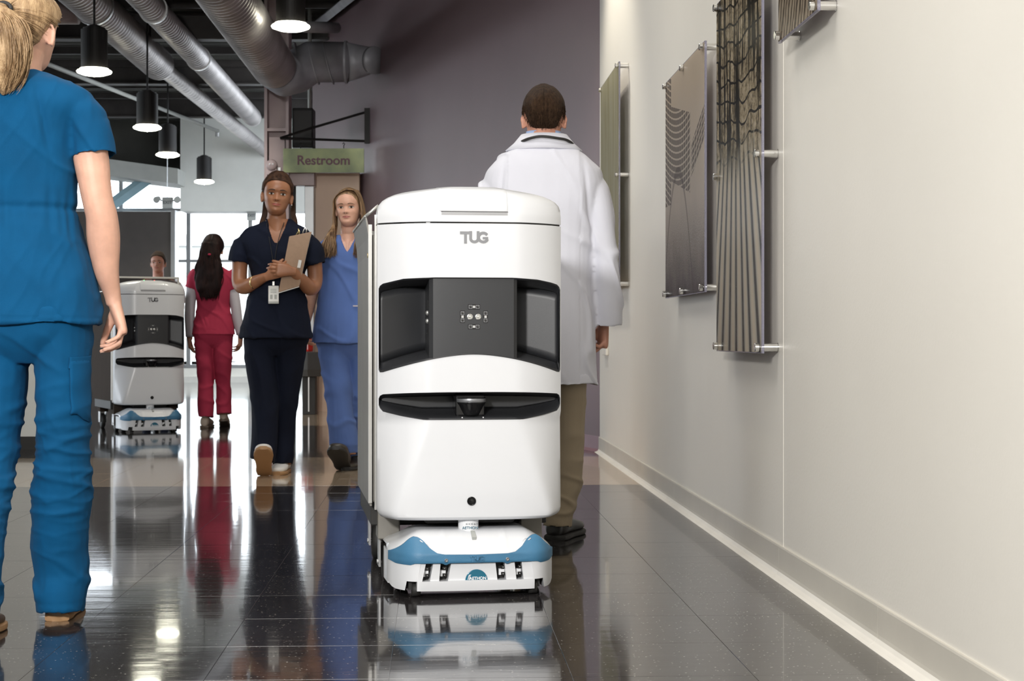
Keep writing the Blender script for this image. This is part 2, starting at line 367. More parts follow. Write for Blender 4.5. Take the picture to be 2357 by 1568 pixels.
# closure between the wall end and beyond, left walls, rear wall behind the camera, ceiling
m = MB(); m.box(.55, 1.2, 11.70, 11.9, 0, CH); struct('wall_stub', m, 'wall_cream')
m = MB(); m.box(-3.75, -3.50, -4.2, 9.6, 0, CH, RC); struct('wall_left', m, 'wall_white')
m = MB(); m.box(-3.8, 1.4, -4.4, -4.2, 0, CH, RC); struct('wall_rear', m, 'wall_white')
# white column between the two legs of the near nurse
m = MB(); m.box(-3.60, -3.278, 11.7, 11.76, 0, CH); struct('trim_1', m, 'wall_white')
m = MB(); m.box(-3.61, -3.272, 11.69, 11.77, 0, .09); struct('baseboard_left', m, 'rubber_black')
# hall's left side: piers and tall windows
YB = 29.0
m = MB(); m.box(-9.4, -9.2, 9.0, 12.0, 0, CH); m.box(-9.4, -9.2, 12, YB, 0, .35); m.box(-9.4, -9.2, 12, YB, 3.5, CH)
for y in (15.4, 19.0, 22.6, 26.2): m.box(-9.4, -9.2, y, y+.3, .35, 3.5)
struct('wall_far_left', m, 'wall_white')
m = MB(); m.box(-9.4, -3.6, 9.3, 9.5, 0, CH); struct('wall_return', m, 'wall_white')
m = MB()
for y0, y1 in ((12, 15.4), (15.7, 19.0), (19.3, 22.6), (22.9, 26.2), (26.5, YB)): m.box(-9.31, -9.30, y0, y1, .35, 3.5)
struct('window_2', m, 'clear_glass')
# ceiling deck: fluted steel
m = MB(); n_ = 0; v = -4.4; zt = CH
rows = []; x0, x1 = -9.5, 2.2
y = -4.6
while y < 29.3:
    for dy, dz in ((0, 0), (.09, 0), (.115, .05), (.175, .05)): rows.append([(x0, y+dy, zt+dz), (x1, y+dy, zt+dz)])
    y += .2
m.grid(rows); m.box(x0, x1, -4.6, 29.3, zt+.10, zt+.3)
struct('ceiling', m, 'deck_dark')
# ------------------------------------------------------------------ far window wall
SX = YB/F
def wx(px): return (px-CX)*YB/F
def wz(py): return HC+(HY-py)*YB/F
win = empty('window_1'); win['kind'] = 'structure'
xs_ = [-9.2, wx(128), wx(280), wx(435), wx(577), wx(722), wx(800)]
for x in xs_[1:]: m = MB(); m.box(x-.035, x+.035, YB-.06, YB+.06, 0, wz(395)); m.build('mullion', 'alu', win)
for z0, z1 in ((0, .30), (wz(604), wz(598)), (wz(487), wz(480)), (wz(400), wz(392))):
    m = MB(); m.box(-9.2, wx(800), YB-.05, YB+.05, z0, z1); m.build('transom', 'alu', win)
zs_ = [.30, wz(604), wz(487), wz(400)]
for i in range(len(xs_)-1):
    for j in range(3):
        m = MB(); m.box(xs_[i]+.03, xs_[i+1]-.03, YB-.004, YB+.004, zs_[j]+.01, zs_[j+1]-.01); m.build('pane', 'clear_glass', win)
m = MB(); m.box(-9.2, wx(800), YB-.28, YB-.07, 0, .10); m.box(-9.2, wx(800), YB-.12, YB-.07, .10, .24); struct('trim_2', m, 'sill_white')
m = MB(); m.box(-9.4, 1.5, YB-.15, YB+.15, wz(392), CH); struct('wall_far', m, 'deck_dark')
m = MB(); m.box(wx(800), 1.5, YB-.1, YB+.1, 0, wz(392)); struct('wall_far_right', m, 'wall_white')
# sloping pale soffit and dark band above the clerestory
m = MB(); m.add([P(150, 352, 27.6), P(409, 388, 27.6), P(409, 423, 27.6), P(150, 392, 27.6)]+[p+Vector((0, 1.2, 0)) for p in (P(150, 352, 27.6), P(409, 388, 27.6), P(409, 423, 27.6), P(150, 392, 27.6))],
                [(0, 1, 2, 3), (7, 6, 5, 4), (0, 4, 5, 1), (1, 5, 6, 2), (2, 6, 7, 3), (3, 7, 4, 0)]); struct('trim_3', m, 'wall_grey')
# hanging white bulkhead
xa, xb = (415-CX)*28.2/F, (720-CX)*28.2/F; za, zb = HC+(HY-486)*28.2/F, CH
m = MB(); m.box(xa, xb, 28.2, 28.8, za, zb); struct('wall_bulkhead', m, 'wall_white')
# brown partition
xa, xb = (150-CX)*24.0/F, (394-CX)*24.0/F
m = MB(); m.box(xa, xb, 24.0, 24.2, 0, HC+(HY-487)*24/F); struct('wall_partition', m, 'wall_brown')
m = MB(); m.box(xb, xb+.06, 23.97, 24.23, 0, HC+(HY-484)*24/F); struct('trim_4', m, 'alu')
# outside: pale ground, neighbouring white building, blue brace
m = MB(); m.box(-40, 30, YB+.2, 90, -.4, -.1); m.box(-60, -9.5, -10, 90, -.4, -.1); struct('ground', m, 'ground_pale')
def part_box(name, m, parent, *a, bevel=0): b = MB(); b.box(*a); return b.build(name, m, parent, bevel=bevel)
t = empty('building', P(520, 775, 60), 0, 'pale grey building far outside behind the tall windows', 'building')
q = MB(); q.box(-6, 2, 0, 6, -.9, 3.2); q.build('wall', 'wall_white', t)
q = MB(); q.box(-6.2, 2.2, -.3, 6.2, 3.2, 3.6); q.build('roof', 'alu', t)
for i in range(5): part_box('window', 'wall_grey', t, -5.3+i*1.5, -4.5+i*1.5, -.03, .01, .6, 1.9)
m = MB(); a, b = P(262, 468, 28.3), P(345, 408, 28.3); m.tube([a-(b-a)*.9, b], [(.10, .10)]*2, 4); o = m.build('brace', 'brace_blue')
tag(o, 'pale blue diagonal steel brace in front of the high windows', 'brace')

# ------------------------------------------------------------------ restroom block, portal, column
YR = 17.7
m = MB(); m.box((724-CX)*YR/F, (828-CX)*YR/F, YR, YR+.9, 0, HC+(HY-398)*YR/F); struct('wall_restroom', m, 'wall_beige', bevel=.01)
m = MB(); m.box((724-CX)*YR/F-.005, (828-CX)*YR/F+.005, YR-.012, YR, 0, .1); struct('baseboard_restroom', m, 'wall_beige')
YC = 17.5
pc = empty('trim_5'); pc['kind'] = 'structure'
xa, xb = (612-CX)*YC/F, (668-CX)*YC/F
part_box('flange', 'column_paint', pc, xa, xa+.03, YC-.12, YC+.12, 0, CH); part_box('flange', 'column_paint', pc, xb-.03, xb, YC-.12, YC+.12, 0, CH)
part_box('web', 'column_paint', pc, xa+.03, xb-.03, YC+.02, YC+.05, 0, CH); zq = HC+(HY-298)*YC/F
part_box('stiffener', 'column_paint', pc, xa+.03, xb-.03, YC-.11, YC+.02, zq-.03, zq)
part_box('cover_plate', 'column_paint', pc, xa+.045, xb-.045, YC-.085, YC+.02, 0, zq-.09)
m = MB(); m.box(xb, (725-CX)*YC/F, YC-.06, YC+.08, HC+(HY-428)*YC/F, HC+(HY-396)*YC/F); struct('trim_6', m, 'column_paint', bevel=.006)
d = empty('door_1'); d['kind'] = 'structure'; Yd = 17.56
zt_ = HC+(HY-429)*Yd/F
part_box('jamb', 'alu', d, (702-CX)*Yd/F, (723-CX)*Yd/F, Yd-.03, Yd+.12, 0, zt_, bevel=.004)
part_box('door_stile', 'fixture_black', d, (668-CX)*Yd/F, (680-CX)*Yd/F, Yd, Yd+.05, 0, zt_)
part_box('door_pane', 'clear_glass', d, (680-CX)*Yd/F, (702-CX)*Yd/F, Yd+.02, Yd+.028, .02, zt_)
# black cabinet hung beside the column, conduit
t = empty('loudspeaker', P(695, 340, 17.9), 0, 'black box loudspeaker high beside the pinkish steel column', 'loudspeaker')
part_box('cabinet', 'fixture_black', t, -.105, .115, 0, .25, 0, .42, bevel=.01); part_box('grille', 'rubber_black', t, -.09, .10, -.008, 0, .03, .39)
part_box('bracket', 'fixture_black', t, -.03, .03, .25, .5, .18, .24)
m = MB(); a = P(713, 345, 18.7); m.tube([a, Vector((a.x, a.y, CH))], .022, 8); o = m.build('conduit', 'wall_grey', smooth=True); tag(o, 'pale vertical conduit above the restroom sign', 'conduit')
t = empty('fire_alarm', P(626, 380, YC-.13), 0, 'round fire alarm sounder on the pinkish steel column', 'alarm')
m = MB(); m.lathe([(0, .0), (.055, .0), (.058, -.02), (.045, -.045), (0, -.05)], 24, axis='y'); m.build('housing', 'column_paint', t, smooth=True)
for q in (-.014, .016): m = MB(); m.sphere((q, -.05, .004), .010, 10, 6); m.build('strobe_lens', 'print_white', t, smooth=True)
part_box('backplate', 'column_paint', t, -.05, .05, -.012, .02, -.10, 0, bevel=.004)
t = empty('call_plate', P(643, 397, YC-.11), 0, 'small grey metal plate on the column below the alarm', 'plate')
part_box('plate', 'steel', t, -.014, .014, -.01, .02, -.06, .05)
# restroom sign on its bracket
YS = 17.3
t = empty('hanging_sign', P(745, 342, YS), 0, 'green hanging board reading Restroom under a black wall bracket', 'sign')
wS = 93*YS/F; hS = 51*YS/F
m = MB(); m.box(-wS, wS, -.012, .012, -hS-.02, 0); sb = m.build('board', 'sign_green', t, bevel=.003)
text_obj('lettering', 'Restroom', .134, 'sign_letters', Matrix.Translation((.0, -.0135, -.125)) @ RXU, sb, .0015, .0024)
for q in (-.235, .205):
    m = MB(); m.tube([(q, 0, -.005), (q, 0, .03), (q+.01, 0, .045), (q, 0, .06), (q-.012, 0, .045)], .005, 6); m.tube([(q-.016, 0, .075), (q, 0, .095), (q+.016, 0, .075), (q, 0, .055), (q-.016, 0, .075)], .0045, 6); m.build('hook', 'fixture_black', t)
t = empty('wall_bracket', P(843, 326, YS+.15), 0, 'black triangular iron bracket on the dark wall above the Restroom sign', 'bracket')
o0 = P(843, 326, YS+.15)
def rel(px, py, y): return P(px, py, y)-o0
m = MB(); m.box(-.018, .05, -.015, .02, -.02, .345); m.build('wall_plate', 'fixture_black', t)
m = MB(); m.tube([rel(843, 325, YS+.15), rel(645, 318, YS)], .013, 8); m.build('arm', 'fixture_black', t)
m = MB(); m.tube([rel(843, 258, YS+.15), rel(720, 294, YS+.1), rel(648, 317, YS)], .013, 8); m.build('stay', 'fixture_black', t)
m = MB(); m.tube([rel(646, 317, YS), rel(672, 309, YS+.35)], .011, 8); m.build('stay', 'fixture_black', t)
# waste stand with red sharps container
Yb = 17.0
t = empty('waste_stand', (P(712, 775, Yb).x, Yb, 0), 0, 'dark grey waste bin stand against the beige restroom wall', 'bin')
m = MB(); m.box(-.065, .065, -.05, .12, 0, .42); m.build('pedestal', 'rubber_black', t, bevel=.004)
m = MB(); m.box(-.006, .006, -.056, -.05, .03, .42); m.build('edge_strip', 'steel', t)
rr = [[(x*s_, y*s_, z) for x, y in ((-.12, -.12), (.0, -.16), (.135, -.10), (.135, .12), (-.12, .12))] for z, s_ in ((.38, .82), (.45, 1.0), (.62, 1.05), (.625, .9))]
m = MB(); m.loft(rr); m.build('tub', 'bin_grey', t, bevel=.006)
t2 = empty('sharps_container', (P(708, 775, Yb).x, Yb-.02, .63), 0, 'red sharps container with clear lid on the dark waste stand', 'container')
m = MB(); m.loft([[(x*s_, y*s_, z) for x, y in ((-.06, -.05), (.02, -.07), (.06, -.04), (.06, .05), (-.06, .05))] for z, s_ in ((0, .85), (.02, .95), (.13, 1.05))]); m.build('tub', 'red_plastic', t2, bevel=.004)
m = MB(); m.loft([[(x*s_, y*s_, z) for x, y in ((-.06, -.05), (.02, -.07), (.06, -.04), (.06, .05), (-.06, .05))] for z, s_ in ((.13, 1.08), (.15, 1.08), (.165, .7))]); m.build('lid', 'hood_glass', t2)
part_box('label', 'print_white', t2, .008, .014, -.076, -.06, .02, .12); part_box('label', 'print_white', t2, -.045, .012, -.073, -.06, .085, .095)

# exit signs with emergency lamp heads
def exit_sign(px, py, y, top, label, heads):
    t = empty('exit_sign', P(px, py, y), 0, label, 'sign', 'exit signs hanging before the far windows')
    b = part_box('housing', 'wall_grey', t, -.075, .075, -.03, .03, -.085, .075, bevel=.006)
    text_obj('lettering', 'EXIT', .062, 'print_dark', Matrix.Translation((0, -.0315, -.005)) @ RXU, b, .001, .001)
    z = top-P(px, py, y).z
    m = MB(); m.tube([(-.005, 0, .07), (-.005, 0, z)], .006, 6); m.build('stem', 'alu', t)
    if heads:
        for s_ in (-1, 1):
            m = MB(); m.tube([(s_*.08, 0, .02), (s_*.13, -.01, .06)], .012, 6); m.cyl((s_*.14, .03, .06), (s_*.15, -.07, .03), .035, .05, 14); m.build('lamp_head', 'wall_grey', t, smooth=False)
exit_sign(386, 466, 24.5, CH, 'grey exit sign with two lamp heads hanging over the brown partition', True)
exit_sign(579, 496, 28.5, HC+(HY-486)*28.2/F, 'small exit sign without lamps hanging below the white bulkhead', False)
m = MB(); m.box(P(560, 0, 26.5).x, P(600, 0, 26.5).x, 26.4, 26.6, P(0, 441, 26.5).z, P(0, 436, 26.5).z)
# wall switch plate
t = empty('wall_plate', cor(UW, 10.93, .0), TH, 'cream blank access plate low on the right wall beside the man\'s hand', 'plate')
part_box('plate', 'toe_light', t, -.02, 0, -.12, .12, .66, .89, bevel=.004)

# ------------------------------------------------------------------ ducts, pipes, joists
DV = Vector((1045-CX, F, 0)).normalized()
def duct(name, px, py, y, r, y_end, label, collar=True, parent=None, start=2.0):
    """ribbed round duct whose axis passes P(px,py,y), running along DV"""
    p = P(px, py, y); t = (y_end-y)/DV.y; e = p+DV*t; s0 = p+DV*((start-y)/DV.y); L_ = (e-s0).length
    M = Matrix.Translation(s0) @ DV.to_track_quat('Z', 'Y').to_matrix().to_4x4()
    prof = [(0, 0), (r, 0)]; z = .0
    while z < L_-.12:
        prof += [(r, z+.02), (r+.010, z+.035), (r+.010, z+.05), (r, z+.065)]; z += .105
    prof += [(r, L_-.1), (r*1.0, L_), (0, L_)]
    o = empty('ventilation_duct', s0, 0, label, 'duct', 'ribbed ducts under the ceiling'); o.rotation_euler = M.to_euler()
    m = MB(); m.lathe(prof, 40); m.build('duct_pipe', 'duct_metal', o, smooth=True)
    for k in range(1, int(L_/3)):
        m = MB(); m.lathe([(r+.004, k*3.0), (r+.022, k*3.0), (r+.022, k*3.0+.05), (r+.004, k*3.0+.05)], 40, ); 
        m.build('hanger_band', 'steel', o)
        m = MB(); a = M @ Vector((0, 0, k*3.0+.025)); zc = CH-a.z
        m2 = MB(); up = M.to_3x3().inverted() @ Vector((0, 0, 1)); m2.tube([Vector((0, 0, k*3.0+.025))+up*(r+.01), Vector((0, 0, k*3.0+.025))+up*zc], .006, 6); m2.build('hanger_rod', 'steel', o)
    return o, M, L_
d1, M1, L1 = duct('a', 366, 150, 20.8, .185, 20.8, 'leftmost fat ribbed silver duct that narrows over the black lamps')
m = MB(); m.lathe([(.175, L1-.02), (.16, L1+.02), (.10, L1+.12), (.10, L1+.2)], 28); m.build('reducer', 'duct_metal', d1, smooth=True)
pa, pb_ = M1 @ Vector((0, 0, L1+.15)), P(614, 350, 28.1); dv_ = pb_-pa; M4 = M1.inverted() @ (Matrix.Translation(pa) @ dv_.to_track_quat('Z', 'Y').to_matrix().to_4x4())
m = MB(); m.lathe([(.0, 0)]+[(.095+(.007 if k % 4 in (1, 2) else 0), k*.03) for k in range(int(dv_.length/.03))]+[(0, dv_.length)], 28, M=M4); m.build('thin_pipe', 'duct_metal', d1, smooth=True)
duct('b', 583, 272, 25.5, .125, 25.5, 'slimmer middle ribbed silver duct running towards the steel column')
d3, M3, L3 = duct('c', 634, 158, 16.6, .205, 16.6, 'rightmost fat ribbed silver duct ending at the grey elbow')
# elbow into the purple wall: smooth painted sheet with seams and a reducer
e0 = P(634, 158, 16.6); t = empty('duct_elbow', e0, 0, 'smooth grey duct elbow with reducer pointing at the dark wall', 'duct')
pts = [P(634, 160, 16.55), P(655, 172, 16.75), P(682, 165, 16.9), P(718, 143, 16.95), P(755, 143, 17.0), P(796, 143, 17.05)]
m = MB(); m.tube([p-e0 for p in pts], [.20, .215, .215, .21, .205, .20], 36); m.build('elbow_pipe', 'duct_paint', t, smooth=True)
m = MB(); m.tube([P(794, 143, 17.05)-e0, P(799, 143, 17.05)-e0], [.215, .215], 36); m.build('flange', 'duct_paint', t)
m = MB(); m.tube([P(799, 143, 17.05)-e0, P(830, 141, 17.08)-e0, P(858, 139, 17.0)-e0], [.20, .165, .125], 36); m.tube([P(857, 139, 17.0)-e0, P(864, 139, 16.97)-e0], [.14, .14], 36); m.build('reducer', 'duct_paint', t, smooth=True)
for a, b in ((690, 118), (722, 96), (756, 96)):
    q = P(a, 146, 16.95); m = MB()
    ax = (P(a+25, 140, 16.95)-q).normalized()
    m.tube([q-e0-ax*.006+Vector((0, 0, .0)), q-e0+ax*.006], [.2185, .2185], 36); m.build('seam', 'duct_paint', t, smooth=False)
t.parent = d3; t.matrix_parent_inverse = M3.inverted(); del t['label'], t['category']
# pale pink beam crossing at top left, dark beams and joists
def beam(name, a, b, w_, h_, m, label):
    a = Vector(a); b = Vector(b); c = a; t = empty(name, a, 0, label, 'beam'); d_ = (b-a).normalized(); s_ = Vector((d_.y, -d_.x, 0)).normalized()*w_/2; z = Vector((0, 0, h_))
    z0 = Vector((0, 0, 0)); e = b-a; fl = Vector((0, 0, .02))
    for nm, lo, hi, ww in (('flange', z0, fl, 1), ('flange', z-fl, z, 1), ('web', fl, z-fl, .12)):
        q = MB(); q.loft([[z0-s_*ww+lo, z0+s_*ww+lo, z0+s_*ww+hi, z0-s_*ww+hi], [e-s_*ww+lo, e+s_*ww+lo, e+s_*ww+hi, e-s_*ww+hi]]); q.build(nm, m, t)
    return t
t = empty('cross_duct', P(100, 28, 17.5), 0, 'pinkish round cross duct at the upper left behind the ponytail', 'duct')
m = MB(); m.tube([(-3.0, 0, 0), (.36, 0, 0)], .125, 28); m.build('duct_pipe', 'beam_pink', t, smooth=True)
m = MB(); m.tube([(.115, 0, 0), (.145, 0, 0)], .133, 28); m.build('seam_band', 'beam_pink', t)
zj = CH-.32
for y, xa_, xb_, nm in ((16.0, -5.2, -.6, 'dark steel beam crossing nearest under the ceiling deck'), (19.2, -8, -1.7, 'dark steel beam crossing behind the nearest black lamps'), (22.6, -9, -2.6, 'dark steel beam crossing over the middle black lamps'), (26.0, -9, -2.6, 'farthest dark steel beam before the far windows')):
    beam('ceiling_beam', (xa_, y, zj+.02), (xb_, y+.1, zj+.02), .18, .30, 'beam_dark', nm)
m = MB()
for y in range(0, 28):
    for k in (0,): m.box(-9, 1.6 if y < 11 else -.2-.3*(y-11)*.5, y+.45, y+.5, CH-.09, CH+.0)
o = m.build('purlins', 'beam_dark'); o['kind'] = 'structure'
m = MB(); a, b = P(60, 128, 19), P(502, 302, 27.5); m.tube([a-(b-a)*.4, b], .028, 10); o = m.build('sprinkler_pipe', 'wall_grey', smooth=True); tag(o, 'thin pale sprinkler pipe slanting behind the black lamps', 'pipe')
m = MB(); a = P(500, 302, 27.5); m.tube([a+Vector((0, 0, .03)), a-Vector((0, 0, .09))], .03, 10); m.build('nozzle', 'steel', o)
m = MB(); a, b = P(700, 62, 16.2), P(775, 64, 16.6); m.tube([a, b], .055, 14); o = m.build('pipe', 'duct_paint', smooth=True); tag(o, 'grey horizontal pipe under the ceiling beside the nearest lamp', 'pipe')
m = MB(); a, b = pw(5.4, .12, CH-.12), pw(8.8, .12, CH-.12); m.tube([a, b], .06, 4); o = m.build('wall_angle', 'duct_paint'); tag(o, 'grey steel angle along the top of the dark wall', 'beam')

# pendant lamps
def pendant(px, py, y, label):
    t = empty('pendant_lamp', P(px, py, y), 0, label, 'lamp', 'black cylinder pendants')
    m = MB(); m.lathe([(0, .31), (.05, .31), (.07, .345), (.07, .36), (.10, .36), (.10, .375), (.1175, .375), (.1175, .02), (.10, .02)][::-1]+[(0, .31)], 36)
    m = MB(); m.lathe([(.0, .02), (.118, .02), (.118, .372), (.10, .372), (.10, .39), (.066, .39), (.066, .405), (.03, .42), (0, .42)], 36); m.build('housing', 'fixture_black', t, smooth=False)
    m = MB(); m.lathe([(0, -.052), (.008, -.050), (.010, -.040), (.10, -.034), (.150, -.016), (.157, -.004), (.150, .006), (.130, .008), (.128, .022), (.10, .024), (0, .024)], 40); m.build('lens', 'lamp_lens', t, smooth=True)
    z = CH-P(px, py, y).z; m = MB(); m.tube([(0, 0, .41), (0, 0, z)], .011, 8); m.build('stem', 'fixture_black', t)
    m = MB(); m.lathe([(0, z-.05), (.06, z-.05), (.06, z), (0, z)], 20); m.build('canopy', 'fixture_black', t)
    l = bpy.data.lights.new('bulb', 'SPOT'); l.energy = 90; l.color = (1, .95, .8); l.spot_size = 2.0; l.spot_blend = .5; l.shadow_soft_size = .1
    o = bpy.data.objects.new('lamp_light', l); C.objects.link(o); o.parent = t; o.location = (0, 0, -.08)
pendant(669, 60, 13.7, 'nearest black cylinder pendant lamp, at the top right of the lamps')
pendant(217, 164, 15.3, 'black pendant lamp nearest the ponytailed nurse\'s shoulder')
pendant(339, 293, 18.9, 'black pendant lamp just left below the fat duct\'s end')
pendant(386, 356, 22.6, 'black pendant lamp half way back between two other lamps')
pendant(470, 418, 26.8, 'farthest black pendant lamp before the white bulkhead')

# ------------------------------------------------------------------ acrylic art panels on standoffs
def art_mat(kind):
    m = bpy.data.materials.new('print_'+kind); m.use_nodes = True; nt = m.node_tree; n = nt.nodes; L = nt.links; b = n['Principled BSDF']
    tc = n.new('ShaderNodeUVMap'); b.inputs['Roughness'].default_value = .22; b.inputs['Specular IOR Level'].default_value = .18
    def ramp(src, stops):
        r = n.new('ShaderNodeValToRGB'); r.color_ramp.interpolation = 'LINEAR'
        while len(r.color_ramp.elements) < len(stops): r.color_ramp.elements.new(.5)
        for e, (p, c) in zip(r.color_ramp.elements, stops): e.position = p; e.color = tuple(c)+(1,)
        L.new(src, r.inputs[0]); return r.outputs[0]
    def mapp(sc, rot=0, loc=(0, 0, 0)):
        q = n.new('ShaderNodeMapping'); q.inputs['Scale'].default_value = sc; q.inputs['Rotation'].default_value = (0, 0, rot); q.inputs['Location'].default_value = loc; L.new(tc.outputs[0], q.inputs[0]); return q.outputs[0]
    def nz(vec, sc, det=4, rough=.6):
        q = n.new('ShaderNodeTexNoise'); q.inputs['Scale'].default_value = sc; q.inputs['Detail'].default_value = det; q.inputs['Roughness'].default_value = rough; L.new(vec, q.inputs['Vector']); return q.outputs[0]
    def mix(f, a, c, mode='MIX'):
        q = n.new('ShaderNodeMix'); q.data_type = 'RGBA'; q.blend_type = mode
        if hasattr(f, 'name'): L.new(f, q.inputs['Factor'])
        else: q.inputs['Factor'].default_value = f
        for s_, x in (('A', a), ('B', c)):
            if hasattr(x, 'name'): L.new(x, q.inputs[s_])
            else: q.inputs[s_].default_value = tuple(x)+(1,)
        return q.outputs['Result']
    sp = n.new('ShaderNodeSeparateXYZ'); L.new(tc.outputs[0], sp.inputs[0]); U, V = sp.outputs[0], sp.outputs[1]
    def mth(op, a, c=0.0):
        q = n.new('ShaderNodeMath'); q.operation = op
        for i, x in enumerate((a, c)):
            if hasattr(x, 'name'): L.new(x, q.inputs[i])
            else: q.inputs[i].default_value = x
        return q.outputs[0]
    def wave(vec, sc, dist, dscale=1.5, prof='SIN'):
        q = n.new('ShaderNodeTexWave'); q.inputs['Scale'].default_value = sc; q.inputs['Distortion'].default_value = dist; q.inputs['Detail Scale'].default_value = dscale; q.inputs['Detail'].default_value = 3; L.new(vec, q.inputs['Vector']); return q.outputs['Fac']
    def brick(vec, sc, bw, rh, mort):
        q = n.new('ShaderNodeTexBrick'); q.offset = .0; q.inputs['Scale'].default_value = sc; q.inputs['Brick Width'].default_value = bw; q.inputs['Row Height'].default_value = rh; q.inputs['Mortar Size'].default_value = mort
        L.new(vec, q.inputs['Vector']); return q.outputs['Fac']
    if kind == 'lattice':      # iron lattice above, pale pleated sweep below
        # coordinate warped so that the lines fan out
        fan = n.new('ShaderNodeCombineXYZ'); L.new(mth('DIVIDE', mth('SUBTRACT', U, mth('ADD', .15, mth('MULTIPLY', V, .25))), mth('ADD', mth('MULTIPLY', mth('SUBTRACT', .75, V), 1.0), .45)), fan.inputs[0])
        low = ramp(wave(fan.outputs[0], 2.3, 2.6, 1.2), [(0, (.05, .045, .04)), (.14, (.2, .18, .15)), (.35, (.58, .54, .44)), (1, (.74, .65, .5))])
        sky = ramp(nz(mapp((2, 5, 1)), 3), [(.3, (.5, .42, .30)), (.7, (.75, .65, .48))])
        wn = n.new('ShaderNodeTexNoise'); wn.inputs['Scale'].default_value = 3.0; L.new(tc.outputs[0], wn.inputs['Vector']); wv_ = n.new('ShaderNodeVectorMath'); wv_.operation = 'MULTIPLY_ADD'; L.new(wn.outputs['Color'], wv_.inputs[0]); wv_.inputs[1].default_value = (.22, .12, 0); L.new(mapp((1, 1, 1), .05), wv_.inputs[2])
        g = brick(wv_.outputs[0], 1.0, .21, .055, .0035)
        up = mix(g, sky, (.04, .035, .03))
        ver = ramp(nz(mapp((9, 1.1, 1), .06), 1.6, 6, .7), [(.42, (.012, .011, .01)), (.48, (.14, .12, .09)), (.52, (1, 1, 1))])
        up = mix(1.0, up, ver, 'MULTIPLY')
        tw = ramp(nz(mapp((14, 26, 1)), 1.6, 5, .75), [(.38, (.05, .04, .035)), (.5, (.8, .75, .65)), (.6, (1, 1, 1))])
        up = mix(.8, up, tw, 'MULTIPLY')
        f = ramp(mth('ADD', mth('MULTIPLY', nz(mapp((9, 1, 1)), 1.5), .25), V), [(.60, (0, 0, 0)), (.70, (1, 1, 1))])
        col = mix(f, low, up)
    elif kind == 'tower':      # curved facade with rows of windows above, grainy square below
        base = ramp(mth('ADD', V, mth('MULTIPLY', nz(mapp((3, 2, 1)), 2), .25)), [(.12, (.12, .10, .105)), (.40, (.55, .48, .41)), (.8, (.72, .63, .52)), (1, (.75, .64, .5))])
        arc = n.new('ShaderNodeCombineXYZ'); L.new(U, arc.inputs[0]); L.new(mth('ADD', V, mth('MULTIPLY', mth('MULTIPLY', mth('SUBTRACT', U, .45), mth('SUBTRACT', U, .45)), -.45)), arc.inputs[1])
        bw = brick(arc.outputs[0], 1.0, .055, .030, .0042)
        mask = mth('MULTIPLY', mth('LESS_THAN', mth('ABSOLUTE', mth('SUBTRACT', mth('ADD', V, mth('MULTIPLY', U, .20)), .73)), .17), mth('LESS_THAN', mth('ABSOLUTE', mth('SUBTRACT', U, .42)), .25))
        mask2 = mth('MULTIPLY', mth('GREATER_THAN', V, .42), mth('LESS_THAN', U, .17))
        mask3 = mth('MULTIPLY', mth('LESS_THAN', mth('ABSOLUTE', mth('SUBTRACT', V, mth('ADD', .28, mth('MULTIPLY', U, .40)))), .07), mth('GREATER_THAN', U, .70))
        mm = mth('MULTIPLY', mth('MAXIMUM', mth('MAXIMUM', mask, mask2), mask3), mth('SUBTRACT', 1.0, bw))
        col = mix(mth('MULTIPLY', mm, .75), base, (.07, .05, .055))
        grain = ramp(nz(mapp((60, 60, 1)), 3, 2), [(.4, (.4, .4, .42)), (.6, (1, 1, 1))])
        col = mix(ramp(V, [(.25, (1, 1, 1)), (.4, (0, 0, 0))]), col, mix(.7, base, grain, 'MULTIPLY'))
        d_ = mth('ABSOLUTE', mth('SUBTRACT', mth('MULTIPLY', mth('SUBTRACT', U, .35), mth('SUBTRACT', U, .35)), mth('MULTIPLY', mth('SUBTRACT', .55, V), .28)))
        col = mix(mth('MULTIPLY', mth('LESS_THAN', d_, .006), .5), col, (.09, .07, .07))
    elif kind == 'olive':
        col = ramp(nz(mapp((8, .8, 1)), 2, 5), [(.3, (.40, .37, .22)), (.55, (.50, .48, .32)), (.75, (.60, .57, .42))])
    else:                      # 'planks' dark diagonal lines on tan
        col = ramp(wave(mapp((1, 1, 1), .72), 5.5, 3.5, 2), [(.0, (.06, .045, .035)), (.25, (.22, .16, .11)), (.5, (.42, .34, .25)), (1, (.50, .42, .32))])
        col = mix(.6, col, ramp(nz(mapp((8, 2, 1), .72), 3), [(.4, (.3, .25, .2)), (.55, (1, 1, 1))]), 'MULTIPLY')
    tl = n.new('ShaderNodeBsdfTranslucent'); L.new(col, tl.inputs[0]); ms = n.new('ShaderNodeMixShader'); ms.inputs[0].default_value = .5; L.new(b.outputs[0], ms.inputs[1]); L.new(tl.outputs[0], ms.inputs[2])
    L.new(ms.outputs[0], [q for q in n if q.type == 'OUTPUT_MATERIAL'][0].inputs[0])
    L.new(col, b.inputs['Base Color']); MAT['print_'+kind] = m; return m
def uvquad(name, pts, m, parent):
    me = bpy.data.meshes.new(name); me.from_pydata([tuple(p) for p in pts], [], [(0, 1, 2, 3)]); uv = me.uv_layers.new(name='UVMap')
    for i, c in enumerate(((0, 0), (1, 0), (1, 1), (0, 1))): uv.data[i].uv = c
    return link(name, me, m, parent, smooth=False)
